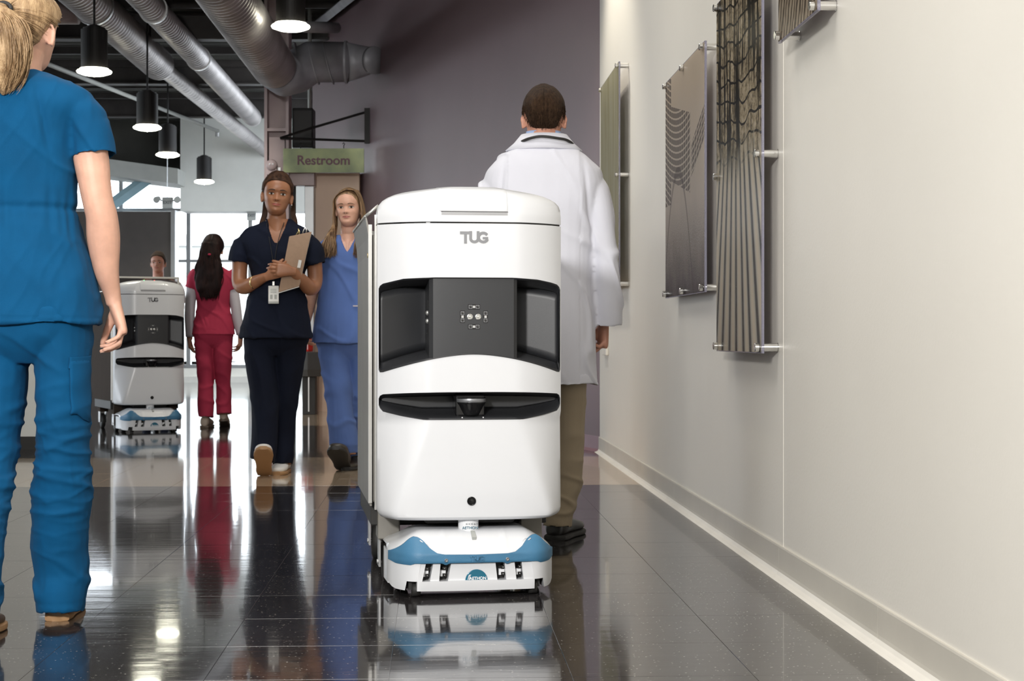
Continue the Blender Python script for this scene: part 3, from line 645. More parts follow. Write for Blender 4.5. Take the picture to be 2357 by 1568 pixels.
def art(kind, v0, v1, z0, z1, off, pins, label):
    """v0 near edge, v1 far edge; the print faces the corridor (-u); seen from there the far edge is on the left"""
    art_mat(kind); th = .009
    t = empty('art_panel', cor(UW, (v0+v1)/2, z0), TH, label, 'picture', 'acrylic pictures on the right wall'); vc = (v0+v1)/2
    p = MB(); p.box(-off-th, -off, v0-vc, v1-vc, 0, z1-z0); p.build('acrylic_sheet', 'acrylic_edge', t, bevel=.0012)
    x = -off-th-.0006
    uvquad('print', [(x, v1-vc-.004, .004), (x, v0-vc+.004, .004), (x, v0-vc+.004, z1-z0-.004), (x, v1-vc-.004, z1-z0-.004)], 'print_'+kind, t)
    for v_, z_ in pins:
        m = MB(); m.lathe([(0, -off-th-.018), (.0125, -off-th-.018), (.014, -off-th-.016), (.014, -off-th-.004), (.0115, -off-th-.002), (.0115, -off-th)]+[(.0115, -off), (.0135, -off+.003), (.0135, -.004), (.015, -.003), (.015, 0), (0, 0)], 24, axis='x', M=Matrix.Translation((0, v_-vc, z_-z0)))
        m.build('standoff', 'chrome', t, smooth=False, bevel=0)
def pins(v0, v1, z0, z1, cols, rows, e=.03, z_in=.02):
    out = []
    for i in range(cols):
        for j in range(rows):
            if 0 < i < cols-1 and 0 < j < rows-1: continue
            out.append((v0+e+(v1-v0-2*e)*i/(cols-1), z0+z_in+(z1-z0-2*z_in)*j/(rows-1)))
    return out
art('lattice', 5.455, 6.33, .725, 2.03, .052, pins(5.455, 6.33, .725, 2.03, 2, 3), 'large print of dark iron lattice over pale pleats, beside the wall joint')
art('tower', 6.62, 7.74, .955, 1.945, .050, pins(6.62, 7.74, .955, 1.945, 3, 2), 'sepia print of a curved building facade in the middle of the right wall')
art('olive', 9.68, 10.72, 1.065, 2.36, .052, pins(9.68, 10.72, 1.065, 2.36, 2, 3), 'tall pale olive panel on the right wall nearest its far end')
art('planks', 4.655, 5.19, 1.685, 2.70, .052, pins(4.655, 5.19, 1.685, 2.70, 2, 3), 'brown streaked panel cut by the top of the picture, nearest on the wall')
# ------------------------------------------------------------------ delivery robots
def stroke(mb, pts, w_, y0, y1):
    """thick polyline letter stroke in xz, joined into prisms"""
    for (x0, z0), (x1, z1) in zip(pts, pts[1:]):
        d_ = math.hypot(x1-x0, z1-z0) or 1; nx, nz_ = -(z1-z0)/d_*w_/2, (x1-x0)/d_*w_/2; ex, ez = (x1-x0)/d_*w_*.12, (z1-z0)/d_*w_*.12
        mb.prism([(x0-ex+nx, z0-ez+nz_), (x1+ex+nx, z1+ez+nz_), (x1+ex-nx, z1+ez-nz_), (x0-ex-nx, z0-ez-nz_)], y0, y1)
def logo_tug(name, h, yfun, m, parent, zc, xc=0.0, t=.0015, dy=0.0):
    w_ = h*.235; mb = MB(); yy = yfun(xc, zc)+dy; z0 = zc-h/2; z1 = zc+h/2
    def arc(cx, cz, rx, rz, a0, a1, k=14): return [(cx+rx*math.cos(math.radians(a0+(a1-a0)*i/k)), cz+rz*math.sin(math.radians(a0+(a1-a0)*i/k))) for i in range(k+1)]
    X = lambda v: xc+v*h
    stroke(mb, [(X(-1.16), z1-w_/2), (X(-.36), z1-w_/2)], w_, yy-t, yy+.002)
    stroke(mb, [(X(-.72), z1-w_/2), (X(-.72), z0)], w_, yy-t, yy+.002)
    stroke(mb, [(X(-.28), z1)]+[(X(-.28), z0+h*.40)]+arc(X(.04), z0+h*.40, h*.32-0, h*.40-w_/2, 180, 360)+[(X(.36), z1)], w_, yy-t, yy+.002)
    stroke(mb, arc(X(.80), zc, h*.40, h*.5-w_/2, 38, 335), w_, yy-t, yy+.002)
    stroke(mb, [(X(.78), zc-w_*.25), (X(1.20), zc-w_*.25)], w_*.8, yy-t, yy+.002)
    return mb.build(name, m, parent)
W2 = .2845
def make_robot(label):
    t = empty('delivery_robot', (0, 0, 0), 0, label, 'robot', 'white delivery robots')
    ZB, ZT = .224, 1.122
    def yfront(x, z):
        a = lerp(.245, .135, min(1, max(0, (z-ZB)/.30))); a = a if z < .53 else .135
        ax = abs(x); d_ = .095 if z > .53 else lerp(.075, .095, (z-ZB)/.31)
        s_ = max(0, (ax-a)/(W2-a)); tilt = .0 if z > .3 else (.3-z)*.05
        return tilt + d_*(s_**1.35)*(.62 if z > .53 else .8) + .030*max(0, (ax/W2)**6) + (.018*(ax/W2)**2)
    def ring(z, wd, back=.215):
        n_ = 44; out = []
        sc = wd/W2
        for i in range(n_+1):
            u = -1+2*i/n_; u = math.copysign(abs(u)**.85, u); x = u*wd
            out.append((x, yfront(x/sc, z), z))
        r = .02; 
        for i in range(6): out.append((wd, lerp(out[n_][1]+.02, back-.02, i/5), z))
        out.append((wd-.01, back, z)); out.append((0, back, z)); out.append((-wd+.01, back, z))
        for i in range(6): out.append((-wd, lerp(back-.02, out[0][1]+.02, i/5), z))
        return out
    def wd_at(z): 
        r = .028
        return W2 if z > ZB+r else W2-r+math.sqrt(max(0, r*r-(ZB+r-z)**2))
    zs = [ZB+.0, ZB+.002, ZB+.005, ZB+.01, ZB+.017, ZB+.028]+[ZB+.028+(ZT-ZB-.028)*i/44 for i in range(1, 45)]
    m = MB(); rr = []
    for k, z in enumerate(zs):
        rg = ring(z, wd_at(z)); back_in = .012*(1-min(1, (z-ZB)/.012))**2; rg = [(p[0], p[1]+(back_in if p[1] < .2 else 0), p[2]) for p in rg]; rr.append(rg)
    m.loft(rr); base = m.mesh()
    # recess outlines in the front view
    def up_top(x): return interp([(-W2, .938), (-.21, .955), (-.12, .9585), (.12, .9585), (.2, .954), (.25, .946), (W2, .937)], x)
    def up_bot(x): return .726-.060*(abs(x)/W2)**1.75
    def lo_top(x): return .612-.010*(abs(x)/W2)**3
    def lo_bot(x): return interp([(-W2, .560), (-.27, .552), (-.22, .541), (-.15, .529), (.15, .529), (.22, .541), (.27, .552), (W2, .560)], x)
    XR = W2-.0035; xs = [-XR+2*XR*i/48 for i in range(49)]
    def poly(tf, bf, r=.012):
        top = [(x, tf(x)) for x in xs]; bot = [(x, bf(x)) for x in reversed(xs)]
        top[0] = (xs[0], tf(xs[0])-r); top.insert(1, (xs[0]+r*.3, tf(xs[0])-r*.3)); top[-1] = (xs[-1], tf(xs[-1])-r); top.insert(len(top)-1, (xs[-1]-r*.3, tf(xs[-1])-r*.3))
        bot[0] = (xs[-1], bf(xs[-1])+r); bot.insert(1, (xs[-1]-r*.3, bf(xs[-1])+r*.3)); bot[-1] = (xs[0], bf(xs[0])+r); bot.insert(len(bot)-1, (xs[0]+r*.3, bf(xs[0])+r*.3))
        return top+bot
    cut = [MB().prism(poly(f_, g_), -.2, .19).mesh() for f_, g_ in ((up_top, up_bot), (lo_top, lo_bot))]
    me = boolean(base, cut); sh = link('body_shell', me, 'robot_white', t, smooth=True, bevel=0)
    e = sh.modifiers.new('es', 'EDGE_SPLIT'); e.split_angle = math.radians(32)
    # black liners: rim follows the shell, sides converge to a set-back wall
    def liner(name, tf, bf, dt, db, dx, yb, nz=8):
        pl = poly(tf, bf); n_ = len(pl); cx_, cz_ = 0, (tf(0)+bf(0))/2; rings = []
        for s_ in (0, .004, .25, .6, .9, 1.0, 1.0):
            rg = []
            for x, z in pl:
                zt_, zb_ = tf(x), bf(x); f_ = 0 if zt_ == zb_ else (z-zb_)/(zt_-zb_)
                zz = lerp(zb_+db*s_, zt_-dt*s_, f_); xx = x*(1-dx*s_); y_ = lerp(yfront(x, z)-.0015, yb(xx), s_)
                if s_ == .004: xx *= .9965; zz = lerp(zz, cz_, .012)
                rg.append((xx, y_+(.0 if s_ else 0), zz))
            rings.append(rg)
        q = MB(); q.loft(rings[:-1], cap=False)
        # back wall as a smooth grid
        rows = []
        for i in range(nz+1):
            row = []
            for x in xs:
                xx = x*(1-dx); z = lerp(bf(x)+db, tf(x)-dt, i/nz); row.append((xx, yb(xx)+.001, z))
            rows.append(row)
        q.grid(rows); me_ = q.mesh(); o = link(name, me_, 'robot_black', t, smooth=True); e_ = o.modifiers.new('es', 'EDGE_SPLIT'); e_.split_angle = math.radians(35)
        s2 = o.modifiers.new('sol', 'SOLIDIFY'); s2.thickness = .0016; s2.offset = 0; return o
    def bay(x):  # side bays slope back towards the centre block
        return interp([(-.29, .115), (-.135, .158), (.135, .158), (.29, .115)], x)
    l1 = liner('sensor_recess', up_top, up_bot, .022, .030, .012, bay)
    l2 = liner('lower_recess', lo_top, lo_bot, .012, .030, .012, lambda x: .125)
    l2['label'] = 'low black slot around the scanner'
    # centre block with its rounded vertical edges
    XB = .134; xs2 = [-XB+2*XB*i/24 for i in range(25)]
    def yb_(x, z): return yfront(x, z)+.004+.010*max(0, (abs(x)-XB+.012)/.012)**2
    q = MB(); q.strip(xs2, lambda x: up_bot(x)+.0005, lambda x: .9575, yb_, .15, 10); cb = q.build('sensor_block', 'robot_black', t, smooth=True); e = cb.modifiers.new('es', 'EDGE_SPLIT'); e.split_angle = math.radians(30)
    # square sensors and round transducers on the block's front
    zc = .840
    def socket(cx_, cz_, w_, h_, vert):
        y_ = yb_(cx_, cz_)
        g = MB(); g.box(cx_-w_/2, cx_+w_/2, y_-.0008, y_+.004, cz_-h_/2, cz_+h_/2); s = g.build('sensor_socket', 'gloss_black', cb, bevel=.001)
        for k in (-1, 1):
            dx_, dz_ = (0, k*h_*.29) if vert else (k*w_*.29, 0)
            for rr_, dd, mt in ((.0055, .0022, 'logo_grey'), (.0038, .0032, 'gloss_black')):
                g = MB(); g.box(cx_+dx_-rr_, cx_+dx_+rr_, y_-dd, y_, cz_+dz_-rr_, cz_+dz_+rr_); g.build('sensor_frame' if rr_ > .005 else 'sensor_eye', mt, cb)
            g = MB(); g.sphere((cx_+dx_+.001, y_-.0034, cz_+dz_+.001), .0012, 8, 6); g.build('eye_glint', 'sensor_silver', cb)
        g = MB(); g.box(cx_-.0035, cx_+.0035, y_-.0016, y_, cz_-.0035, cz_+.0035); g.build('sensor_bridge', 'steel', cb)
    socket(.001, zc+.030, .037, .015, False); socket(.001, zc-.030, .037, .015, False); socket(-.034, zc, .015, .037, True); socket(.036, zc, .015, .037, True)
    for x in (-.0115, .0135):
        y_ = yb_(x, zc); g = MB(); g.lathe([(0, .002), (.0088, .002), (.0088, -.0028), (.0070, -.0034), (.0062, -.0008), (.0040, -.0008), (.0034, -.0026), (0, -.0030)], 24, axis='y', M=Matrix.Translation((x, y_, zc))); g.build('transducer', 'sensor_silver', cb, smooth=False)
    for dz_ in (-.013, .012):
        g = MB(); g.sphere((-XB-.001, .062, zc+dz_), (.006, .0085, .0085), 14, 8); g.build('transducer', 'sensor_silver', cb, smooth=True)
    for dz_ in (-.037, .037): g = MB(); g.box(-XB-.0022, -XB+.002, .054, .070, zc+dz_-.014, zc+dz_+.014); g.build('sensor_socket', 'gloss_black', cb)
    for x in (-.225, .218): g = MB(); g.sphere((x, .085, .944), .0035, 8, 6); g.build('screw', 'steel', l1)
    # lidar in the lower slot
    g = MB(); g.box(-.052, .037, .030, .14, .535, .606); g.build('scanner_housing', 'gloss_black', l2, bevel=.008)
    L_ = Matrix.Translation((-.004, .045, .0)); g = MB(); g.lathe([(0, .540), (.026, .540), (.030, .548), (.041, .572), (.044, .576), (.0455, .580), (.0455, .592), (.044, .5945), (0, .5955)], 40, M=L_)
    g.build('scanner_head', 'gloss_black', l2, smooth=True)
    g = MB(); g.lathe([(.0458, .5805), (.0463, .581), (.0463, .591), (.0458, .592)], 40, M=L_); g.build('scanner_band', 'logo_grey', l2, smooth=True)
    for x in (-.034, .030): g = MB(); g.sphere((x, .012, .5345), .0022, 8, 6); g.build('screw', 'print_white', l2)
    # lid
    def lid_w(z): return interp([(1.127, W2), (1.150, W2), (1.170, .2830), (1.184, .279), (1.196, .269), (1.207, .252), (1.217, .230), (1.225, .203), (1.232, .170), (1.238, .13)], z)
    def lid_y(z): return interp([(1.127, .0), (1.15, .0), (1.18, .005), (1.20, .012), (1.215, .022), (1.228, .04), (1.238, .070)], z)
    zl = [1.127]+[1.127+.111*(1-(1-i/22)**1.6) for i in range(1, 23)]
    def ylid(x, z):
        ww = lid_w(z); return lid_y(z)+yfront(x*W2/ww, 1.0)
    rr = []
    for z in zl:
        ww = lid_w(z); sc = ww/W2; rg = [(p[0]*1, p[1]+(lid_y(z) if i <= 44 else (lid_y(z)*max(0, 1-(p[1]-.1)/.11) if p[1] < .205 else 0)), z) for i, p in enumerate(ring(1.0, ww, .215))]; rr.append([(p[0], p[1], z) for p in rg])
    g = MB(); g.loft(rr); lid = g.build('lid', 'robot_white', t, smooth=True); e = lid.modifiers.new('es', 'EDGE_SPLIT'); e.split_angle = math.radians(38)
    g = MB(); g.loft([[(x*.992, y_+.004, z) for x, y_, z in ring(1.05, W2*.99)] for z in (1.0, 1.0)][:0] or [[(p[0], p[1]+.005, z) for p in ring(1.05, W2*.988)] for z in (1.10, 1.1275)]); g.build('lid_gasket', 'gloss_black', t)
    # centre flap of the lid and its speaker grille
    rows = []
    zz = [1.158+(1.2379-1.158)*(1-(1-i/16)**1.5) for i in range(17)]
    for z in zz: rows.append([(x, ylid(x, z)-.0018, z+.0006) for x in [-.104+.208*i/20 for i in range(21)]])
    yl = 0; rows += [[(x, ylid(x, 1.2379)+d_, 1.2392) for x in [-.104+.208*i/20 for i in range(21)]] for d_ in (.03, .10)]
    g = MB(); g.grid(rows); fl = link('lid_flap', g.mesh(), 'robot_white', lid, smooth=True); s_ = fl.modifiers.new('s', 'SOLIDIFY'); s_.thickness = .004; s_.offset = -1; b_ = fl.modifiers.new('b', 'BEVEL'); b_.width = .001; b_.limit_method = 'ANGLE'
    g = MB(); g.strip([-.098+.202*i/20 for i in range(21)], lambda x: 1.1475, lambda x: 1.157, lambda x, z: ylid(x, z)-.0008, .004, 2); gr = g.build('speaker_grille', 'grille_grey', lid, smooth=False)
    g = MB(); 
    for i in range(66):
        for j in range(3):
            x = -.096+.198*(i+.5*(j % 2))/66; z = 1.1495+j*.0028; y_ = ylid(x, z)-.0010; r_ = .0010
            g.add([(x-r_, y_, z), (x, y_, z-r_), (x+r_, y_, z), (x, y_, z+r_)], [(0, 1, 2, 3)])
    o = g.build('grille_holes', 'logo_grey', gr); o['kind'] = 'stuff'
    g = MB(); g.strip([-.099+.204*i/20 for i in range(21)], lambda x: 1.1568, lambda x: 1.1582, lambda x, z: ylid(x, z)-.0012, .004, 1); g.build('grille_shadow_gap', 'gloss_black', lid)
    # status lights
    for x, mt in ((-.05, 'led_green'), (.035, 'led_red')): g = MB(); g.sphere((x, .10, 1.2395), .004, 10, 6); g.build('status_light', mt, lid, smooth=True)
    logo_tug('logo', .0355, yfront, 'logo_grey', sh, 1.080, 0.0)
    # button
    g = MB(); yb0 = yfront(-.007, .283); g.lathe([(0, .004), (.0135, .004), (.0135, -.0025), (.0115, -.004), (.0085, -.001), (.0075, -.001), (.0065, -.0032), (0, -.0036)], 28, axis='y', M=Matrix.Translation((-.007, yb0, .283))); g.build('button', 'gloss_black', sh, smooth=False)
    # side edge trim
    for s_ in (-1, 1): g = MB(); g.box(s_*W2-.002 if s_ > 0 else s_*W2-.003, s_*W2+.003 if s_ > 0 else s_*W2+.002, .200, .216, .24, 1.16); g.build('edge_trim', 'cart_trim', t)
    # underside, neck
    g = MB(); g.box(-.14, .14, .10, .21, .205, .226); g.build('chassis', 'rubber_black', t, bevel=.01)
    g = MB(); g.lathe([(0, .16), (.031, .16), (.031, .224), (0, .224)], 28, M=Matrix.Translation((-.010, .060, 0))); nk = g.build('neck', 'print_white', t, smooth=False)
    text_obj('neck_print', 'AETHON', .012, 'badge_teal', Matrix.Translation((-.008, .0285, .1985)) @ RXU, nk, .0006, .0)
    for k in range(5): g = MB(); g.box(-.021+k*.008, -.016+k*.008, .0282, .0300, .2095, .2112); g.build('print_mark', 'print_dark', nk)
    # ---- drive base, turned a little more than the body
    B = empty('drive_base', (0, .0, 0), math.radians(2)); B.parent = t
    y0 = -.055; XW = .2525
    def wy(x, z=0): 
        s_ = max(0, (abs(x)-.16)/(XW-.16)); return y0+.012*(x/XW)**2+.105*s_**2.6+(.0 if z > .1 else 0)
    xs3 = [-XW+2*XW*i/60 for i in range(61)]
    def ftop(x): ax = abs(x); return interp([(0, .126), (.15, .128), (.21, .130), (XW, .128)], ax)
    def fbot(x): ax = abs(x); return interp([(0, .020), (.19, .021), (.235, .022), (.247, .027), (XW, .036)], ax)
    g = MB(); g.strip(xs3, fbot, ftop, lambda x, z: wy(x)+.006*(1 if z < .04 else 0)*(1-z/.04)-.002*((z-.02)/.1), .10, 8); body = g.mesh()
    cuts = []
    for (a0, b0, a1, b1) in ((-.152, -.130, -.163, -.140), (-.108, -.076, -.112, -.086), (.058, .086, .064, .091), (.116, .138, .122, .144)):
        g = MB(); g.add([(a1, -.3, .050), (b1, -.3, .050), (b0, -.3, .103), (a0, -.3, .103), (a1, .12, .050), (b1, .12, .050), (b0, .12, .103), (a0, .12, .103)], [(0, 1, 2, 3), (7, 6, 5, 4), (0, 4, 5, 1), (1, 5, 6, 2), (2, 6, 7, 3), (3, 7, 4, 0)]); cuts.append(g.mesh())
    for s_ in (-1, 1):
        g = MB(); x0_, x1_ = (s_*.178, s_*.207); g.prism([(x0_, 0), (x1_*1.04, 0), (x1_, .050), (x0_*1.0, .050)] if s_ > 0 else [(x1_*1.04, 0), (x0_, 0), (x0_, .050), (x1_, .050)], -.3, .2); cuts.append(g.mesh())
    g = MB(); g.loft([[(x, y, z) for x, y in ((-.172, -.30), (.172, -.30), (.172, y0+.0075), (-.172, y0+.0075))] for z in (.056, .108)]); tr = [(-.176, .052), (.176, .052), (.166, .1125), (-.166, .1125)]
    g = MB(); g.prism(tr, -.3, y0+.006); cuts.append(g.mesh())
    me = boolean(body, cuts); fa = link('bumper_fascia', me, 'robot_white', B, smooth=True); es_ = fa.modifiers.new('es', 'EDGE_SPLIT'); es_.split_angle = math.radians(28); bm_ = fa.modifiers.new('b', 'BEVEL'); bm_.width = .0022; bm_.segments = 2; bm_.limit_method = 'ANGLE'; bm_.angle_limit = math.radians(35)
    # deck: white upper housing rising to the back
    def dtop(x): ax = abs(x); return interp([(0, .190), (.145, .191), (.165, .190), (.185, .181), (.215, .163), (.24, .148), (XW-.002, .138)], ax)
    rows = []; N_ = 14
    for i in range(N_+1):
        f_ = i/N_; row = []
        for x in xs3:
            x_ = x*(1-.02*f_); zt2 = dtop(x); ax = abs(x); zz_ = lerp(ftop(x)-.004, zt2, min(1, math.sin(f_*PI/2)**1.2)); yy_ = wy(x)+.004+.105*f_
            ridge = .0035*math.exp(-((ax-.093)/.006)**2)*math.sin(PI*min(1, f_))
            row.append((x_, yy_, zz_+ridge))
        rows.append(row)
    for dy in (.05, .13, .19): rows.append([(x*.98, wy(x)+.109+dy, dtop(x)-(.0 if dy < .15 else .02)) for x in xs3])
    rows.append([(x*.98, wy(x)+.109+.195, .05) for x in xs3])
    g = MB(); g.grid(rows); dk = link('upper_housing', g.mesh(), 'robot_white', B, smooth=True); s_ = dk.modifiers.new('s', 'SOLIDIFY'); s_.thickness = .004; s_.offset = -1
    for s_ in (-1, 1):
        g = MB(); 
        g.strip([0+.13*i/6 for i in range(7)], lambda x: .030, lambda x: .128, lambda x, z: -.001, .004, 3, M=Matrix.Translation((s_*XW*.985, .085, 0)) @ Matrix.Rotation(PI/2, 4, 'Z')); g.build('side_skirt', 'robot_white', B)
        g = MB(); g.lathe([(0, -.02), (.05, -.02), (.055, -.015), (.055, .015), (.05, .02), (0, .02)], 28, axis='x', M=Matrix.Translation((s_*.205, .15, .055))); g.build('wheel', 'rubber_black', B, smooth=True)
        g = MB(); g.cyl((s_*.19, -.012, .022), (s_*.165, -.012, .022), .020, n=20); g.build('caster', 'rubber_black', B, smooth=True)
    g = MB(); g.loft([[(-.006, wy(0)+.050, .165), (.006, wy(0)+.050, .165), (.006, wy(0)+.085, .180), (-.006, wy(0)+.085, .180)], [(-.006, wy(0)+.045, .175), (.006, wy(0)+.045, .175), (.006, wy(0)+.080, .191), (-.006, wy(0)+.080, .191)]]); g.build('centre_slot', 'wall_grey', B)
    # blue rubber bumper band
    def btop(x): ax = abs(x); return interp([(0, .1285), (.095, .130), (.118, .134), (.140, .149), (.158, .170), (.172, .180), (.187, .182), (.200, .174), (.217, .157), (.235, .143), (.2525, .132)], ax)
    def bbot(x): 
        ax = abs(x); b_ = interp([(0, .1045), (.185, .1045), (.197, .099), (.235, .099), (.2525, .106)], ax); return b_-.006*math.exp(-((ax-.0925)/.008)**2)
    xs4 = [-.2535+2*.2535*i/90 for i in range(91)]
    g = MB(); g.strip(xs4, bbot, btop, lambda x, z: wy(x)-.0085+.60*max(0, z-.132)+.006*max(0, (.108-z)/.01), .010, 10); bb = g.build('bumper_band', 'bumper_blue', B, smooth=True); e = bb.modifiers.new('es', 'EDGE_SPLIT'); e.split_angle = math.radians(40)
    logo_tug('embossed_logo', .018, lambda x, z: wy(x)-.0092, 'bumper_blue', bb, .1165, 0.0, .0016)
    for x in (-.0925, .0925): g = MB(); g.lathe([(0, .002), (.0055, .002), (.0055, -.0012), (.004, -.002), (0, -.0012)], 16, axis='y', M=Matrix.Translation((x, wy(x)-.0092, .1135))); g.build('screw', 'logo_grey', bb)
    # scoop walls beside the peaks
    for s_ in (-1, 1):
        g = MB(); rows = []
        for i in range(9):
            f_ = i/8; x = s_*lerp(.088, .168, f_); rows.append([(x, wy(x)+.012, btop(abs(x))-.004), (x*.92, wy(x)+.060, lerp(.131, .166, f_**.8))])
        g.grid(rows); o = link('scoop_wall', g.mesh(), 'robot_white', B, smooth=True); q_ = o.modifiers.new('s', 'SOLIDIFY'); q_.thickness = .003
    # dark interior and sensor bits behind the slots
    g = MB(); g.box(-.20, .20, -.012, .20, .022, .112); g.build('inner_frame', 'rubber_black', B)
    for x in (-.150, -.098, .080, .131):
        g = MB(); g.box(x-.008, x+.008, -.030, -.010, .062, .080); g.build('inner_bracket', 'print_white', B)
        for dz_ in (.066, .086): g = MB(); g.box(x-.002, x+.010, -.034, -.014, dz_-.005, dz_+.005); s = g.build('inner_sensor', 'gloss_black', B); g = MB(); g.sphere((x+.004, -.0345, dz_), .0018, 8, 6); g.build('sensor_lens', 'sensor_silver', B)
    # half-round badge
    g = MB(); pl = [(.0335*math.cos(PI*i/20), .0505+.033*math.sin(PI*i/20)) for i in range(21)]; g.prism(pl, y0+.0025, y0+.007); bd = g.build('badge', 'badge_teal', B, bevel=.0015)
    text_obj('badge_text', 'AETHON', .0125, 'print_white', Matrix.Translation((.004, y0+.0018, .0565)) @ RXU, bd, .0006, .0003)
    g = MB()
    for k in range(2): stroke(g, [(-.026+k*.004, .0535), (-.024+k*.004, .063+k*.002), (-.021+k*.004, .068)], .0018, y0+.0012, y0+.003)
    g.build('badge_mark', 'print_white', bd)
    return t
def make_cart(label, name='hospital_cart', CM='cart_metal'):
    t = empty(name, (0, 0, 0), 0, label, 'cart', 'metal carts towed by the robots')
    hw = .282; z0 = .26; zt_ = 1.155
    g = MB(); g.box(-hw, hw, .38, 1.15, z0, 1.10); g.build('cabinet', CM, t, bevel=.006)
    # side sheets with outward flared top
    for s_ in (-1, 1):
        pr = [(hw+.001, z0-.01), (hw+.007, z0-.01), (hw+.007, 1.04), (hw+.011, 1.09), (hw+.022, 1.155), (hw+.018, 1.158), (hw+.006, 1.10), (hw+.001, 1.04)]
        g = MB(); g.loft([[(s_*x, y, z) for x, z in pr] for y in (.372, 1.15)]); g.build('side_panel', CM, t)
        g = MB(); g.box(*(sorted((s_*(hw+.001), s_*(hw+.012)))), .364, .378, z0, 1.13); g.build('corner_trim', 'cart_trim', t)
        g = MB(); g.tube([(s_*(hw+.021), .372, 1.156), (s_*(hw+.021), 1.15, 1.156)], .005, 8); g.tube([(s_*(hw+.021), .372, 1.156), (s_*(hw-.02), .372, 1.19)], .005, 8); g.build('rim', 'cart_trim', t, smooth=True)
        g = MB(); g.lathe([(0, 0), (.008, 0), (.008, .004), (.005, .008), (0, .008)], 14, axis='x', M=Matrix.Translation((s_*(hw+.006) - (.008 if s_ < 0 else 0), .40, 1.035))); g.build('knob', 'gold', t)
        for y in (.46, 1.02):
            x = s_*(hw-.055)
            g = MB(); g.box(x-.035, x+.035, y-.05, y+.06, .14, z0); g.build('caster_bracket', CM, t, bevel=.004)
            g = MB(); g.box(x-.030, x-.024, y-.02, y+.05, .05, .15); g.box(x+.024, x+.030, y-.02, y+.05, .05, .15); g.build('caster_fork', 'steel', t)
            g = MB(); g.lathe([(0, -.018), (.05, -.018), (.0625, -.012), (.0625, .012), (.05, .018), (0, .018)], 28, axis='x', M=Matrix.Translation((x, y+.02, .0625))); g.build('caster_wheel', 'rubber_black', t, smooth=True)
            g = MB(); g.cyl((x-.034, y+.02, .0625), (x+.034, y+.02, .0625), .008, n=10); g.build('axle', 'steel', t)
    g = MB(); g.box(-hw, hw, .45, 1.10, .18, .26); g.build('underframe', 'rubber_black', t, bevel=.004)
    for k in range(3): g = MB(); g.box(-hw+.03, hw-.03, 1.15, 1.165, .30+k*.26, .54+k*.26); g.build('drawer', CM, t, bevel=.004)
    g = MB(); g.box(-hw, hw, .40, 1.13, 1.10, 1.112); g.build('worktop', 'cart_trim', t)
    return t
RX = P(1090, HY, 5.08).x
r1 = make_robot('large white delivery robot in the foreground with black sensor recess'); r1.location = (RX, 5.12, 0); r1.rotation_euler.z = math.radians(8)
r2 = copy_tree(r1); r2['label'] = 'smaller distant white delivery robot towing the brownish cart on the left'
r2.location = (P(352, HY, 13.8).x, 13.8, 0); r2.rotation_euler.z = math.radians(25)
for o_ in [x for x in C.objects if x.name.startswith('status_light')]:
    if o_.parent.parent == r1: bpy.data.objects.remove(o_)
c1 = make_cart('grey metal cart mostly hidden behind the large foreground robot'); c1.location = r1.matrix_basis @ Vector((-.012, -.150, 0)); c1.rotation_euler.z = r1.rotation_euler.z
c2 = make_cart('brownish metal cart with clear hood behind the distant robot', CM='cart_brown'); c2.location = r2.matrix_basis @ Vector((0, -.150, 0)); c2.rotation_euler.z = r2.rotation_euler.z
g = MB(); g.box(-.27, .27, .395, .40, 1.11, 1.27); g.box(-.275, .275, .39, .405, 1.262, 1.275); g.build('hood_pane', 'hood_glass', c2)
g = MB(); g.box(-.275, .275, .388, .408, 1.262, 1.276); g.box(-.275, -.262, .388, .408, 1.11, 1.262); g.box(.262, .275, .388, .408, 1.11, 1.262); g.build('hood_frame', 'cart_trim', c2)
# ------------------------------------------------------------------ people
def catmull(pts, k=4):
    out = []
    n = len(pts); pts = [tuple(p) for p in pts]
    for i in range(n-1):
        p0 = pts[max(i-1, 0)]; p1 = pts[i]; p2 = pts[i+1]; p3 = pts[min(i+2, n-1)]
        for j in range(k):
            t = j/k; out.append(tuple(.5*(2*b+(c-a)*t+(2*a-5*b+4*c-d)*t*t+(-a+3*b-3*c+d)*t**3) for a, b, c, d in zip(p0, p1, p2, p3)))
    out.append(pts[-1]); return out
def limb(mb, pts, n=20, k=4, up=(0, 1, 0), cap=True):
    """pts: (x,y,z,ra[,rb]) -> tapered smooth tube"""
    q = catmull([(p[0], p[1], p[2], p[3], p[4] if len(p) > 4 else p[3]) for p in pts], k)
    mb.tube([p[:3] for p in q], [(p[3], p[4]) for p in q], n, cap, up=up); return mb
def ringz(cx, cy, z, rx, ryf, ryb, fd=-1, n=32, e=2.3, tilt=0.0):
    """horizontal superellipse ring; fd=-1 front towards -y"""
    out = []
    for i in range(n):
        a = 2*PI*i/n; c, s_ = math.cos(a), math.sin(a)
        x = math.copysign(abs(c)**(2/e), c)*rx; yy = math.copysign(abs(s_)**(2/e), s_); r = (ryf if yy*fd > 0 else ryb)
        out.append((cx+x, cy+yy*r, z+tilt*x))
    return out
def torso(mb, rows, fd=-1, k=4, hollow=0.0, e=2.3, tilts=None):
    """rows: (z, cx, cy, rx, ry_front, ry_back) from top to bottom"""
    q = catmull(rows, k); rings = [ringz(r[1], r[2], r[0], r[3], r[4], r[5], fd, e=e) for r in q]
    if hollow:
        l = q[-1]; th = .014
        for d_ in (0.0, .012, .05): rings.append(ringz(l[1], l[2], l[0]+d_, max(.01, l[3]-th), max(.01, l[4]-th), max(.01, l[5]-th), fd, e=e))
    mb.loft(rings); return mb
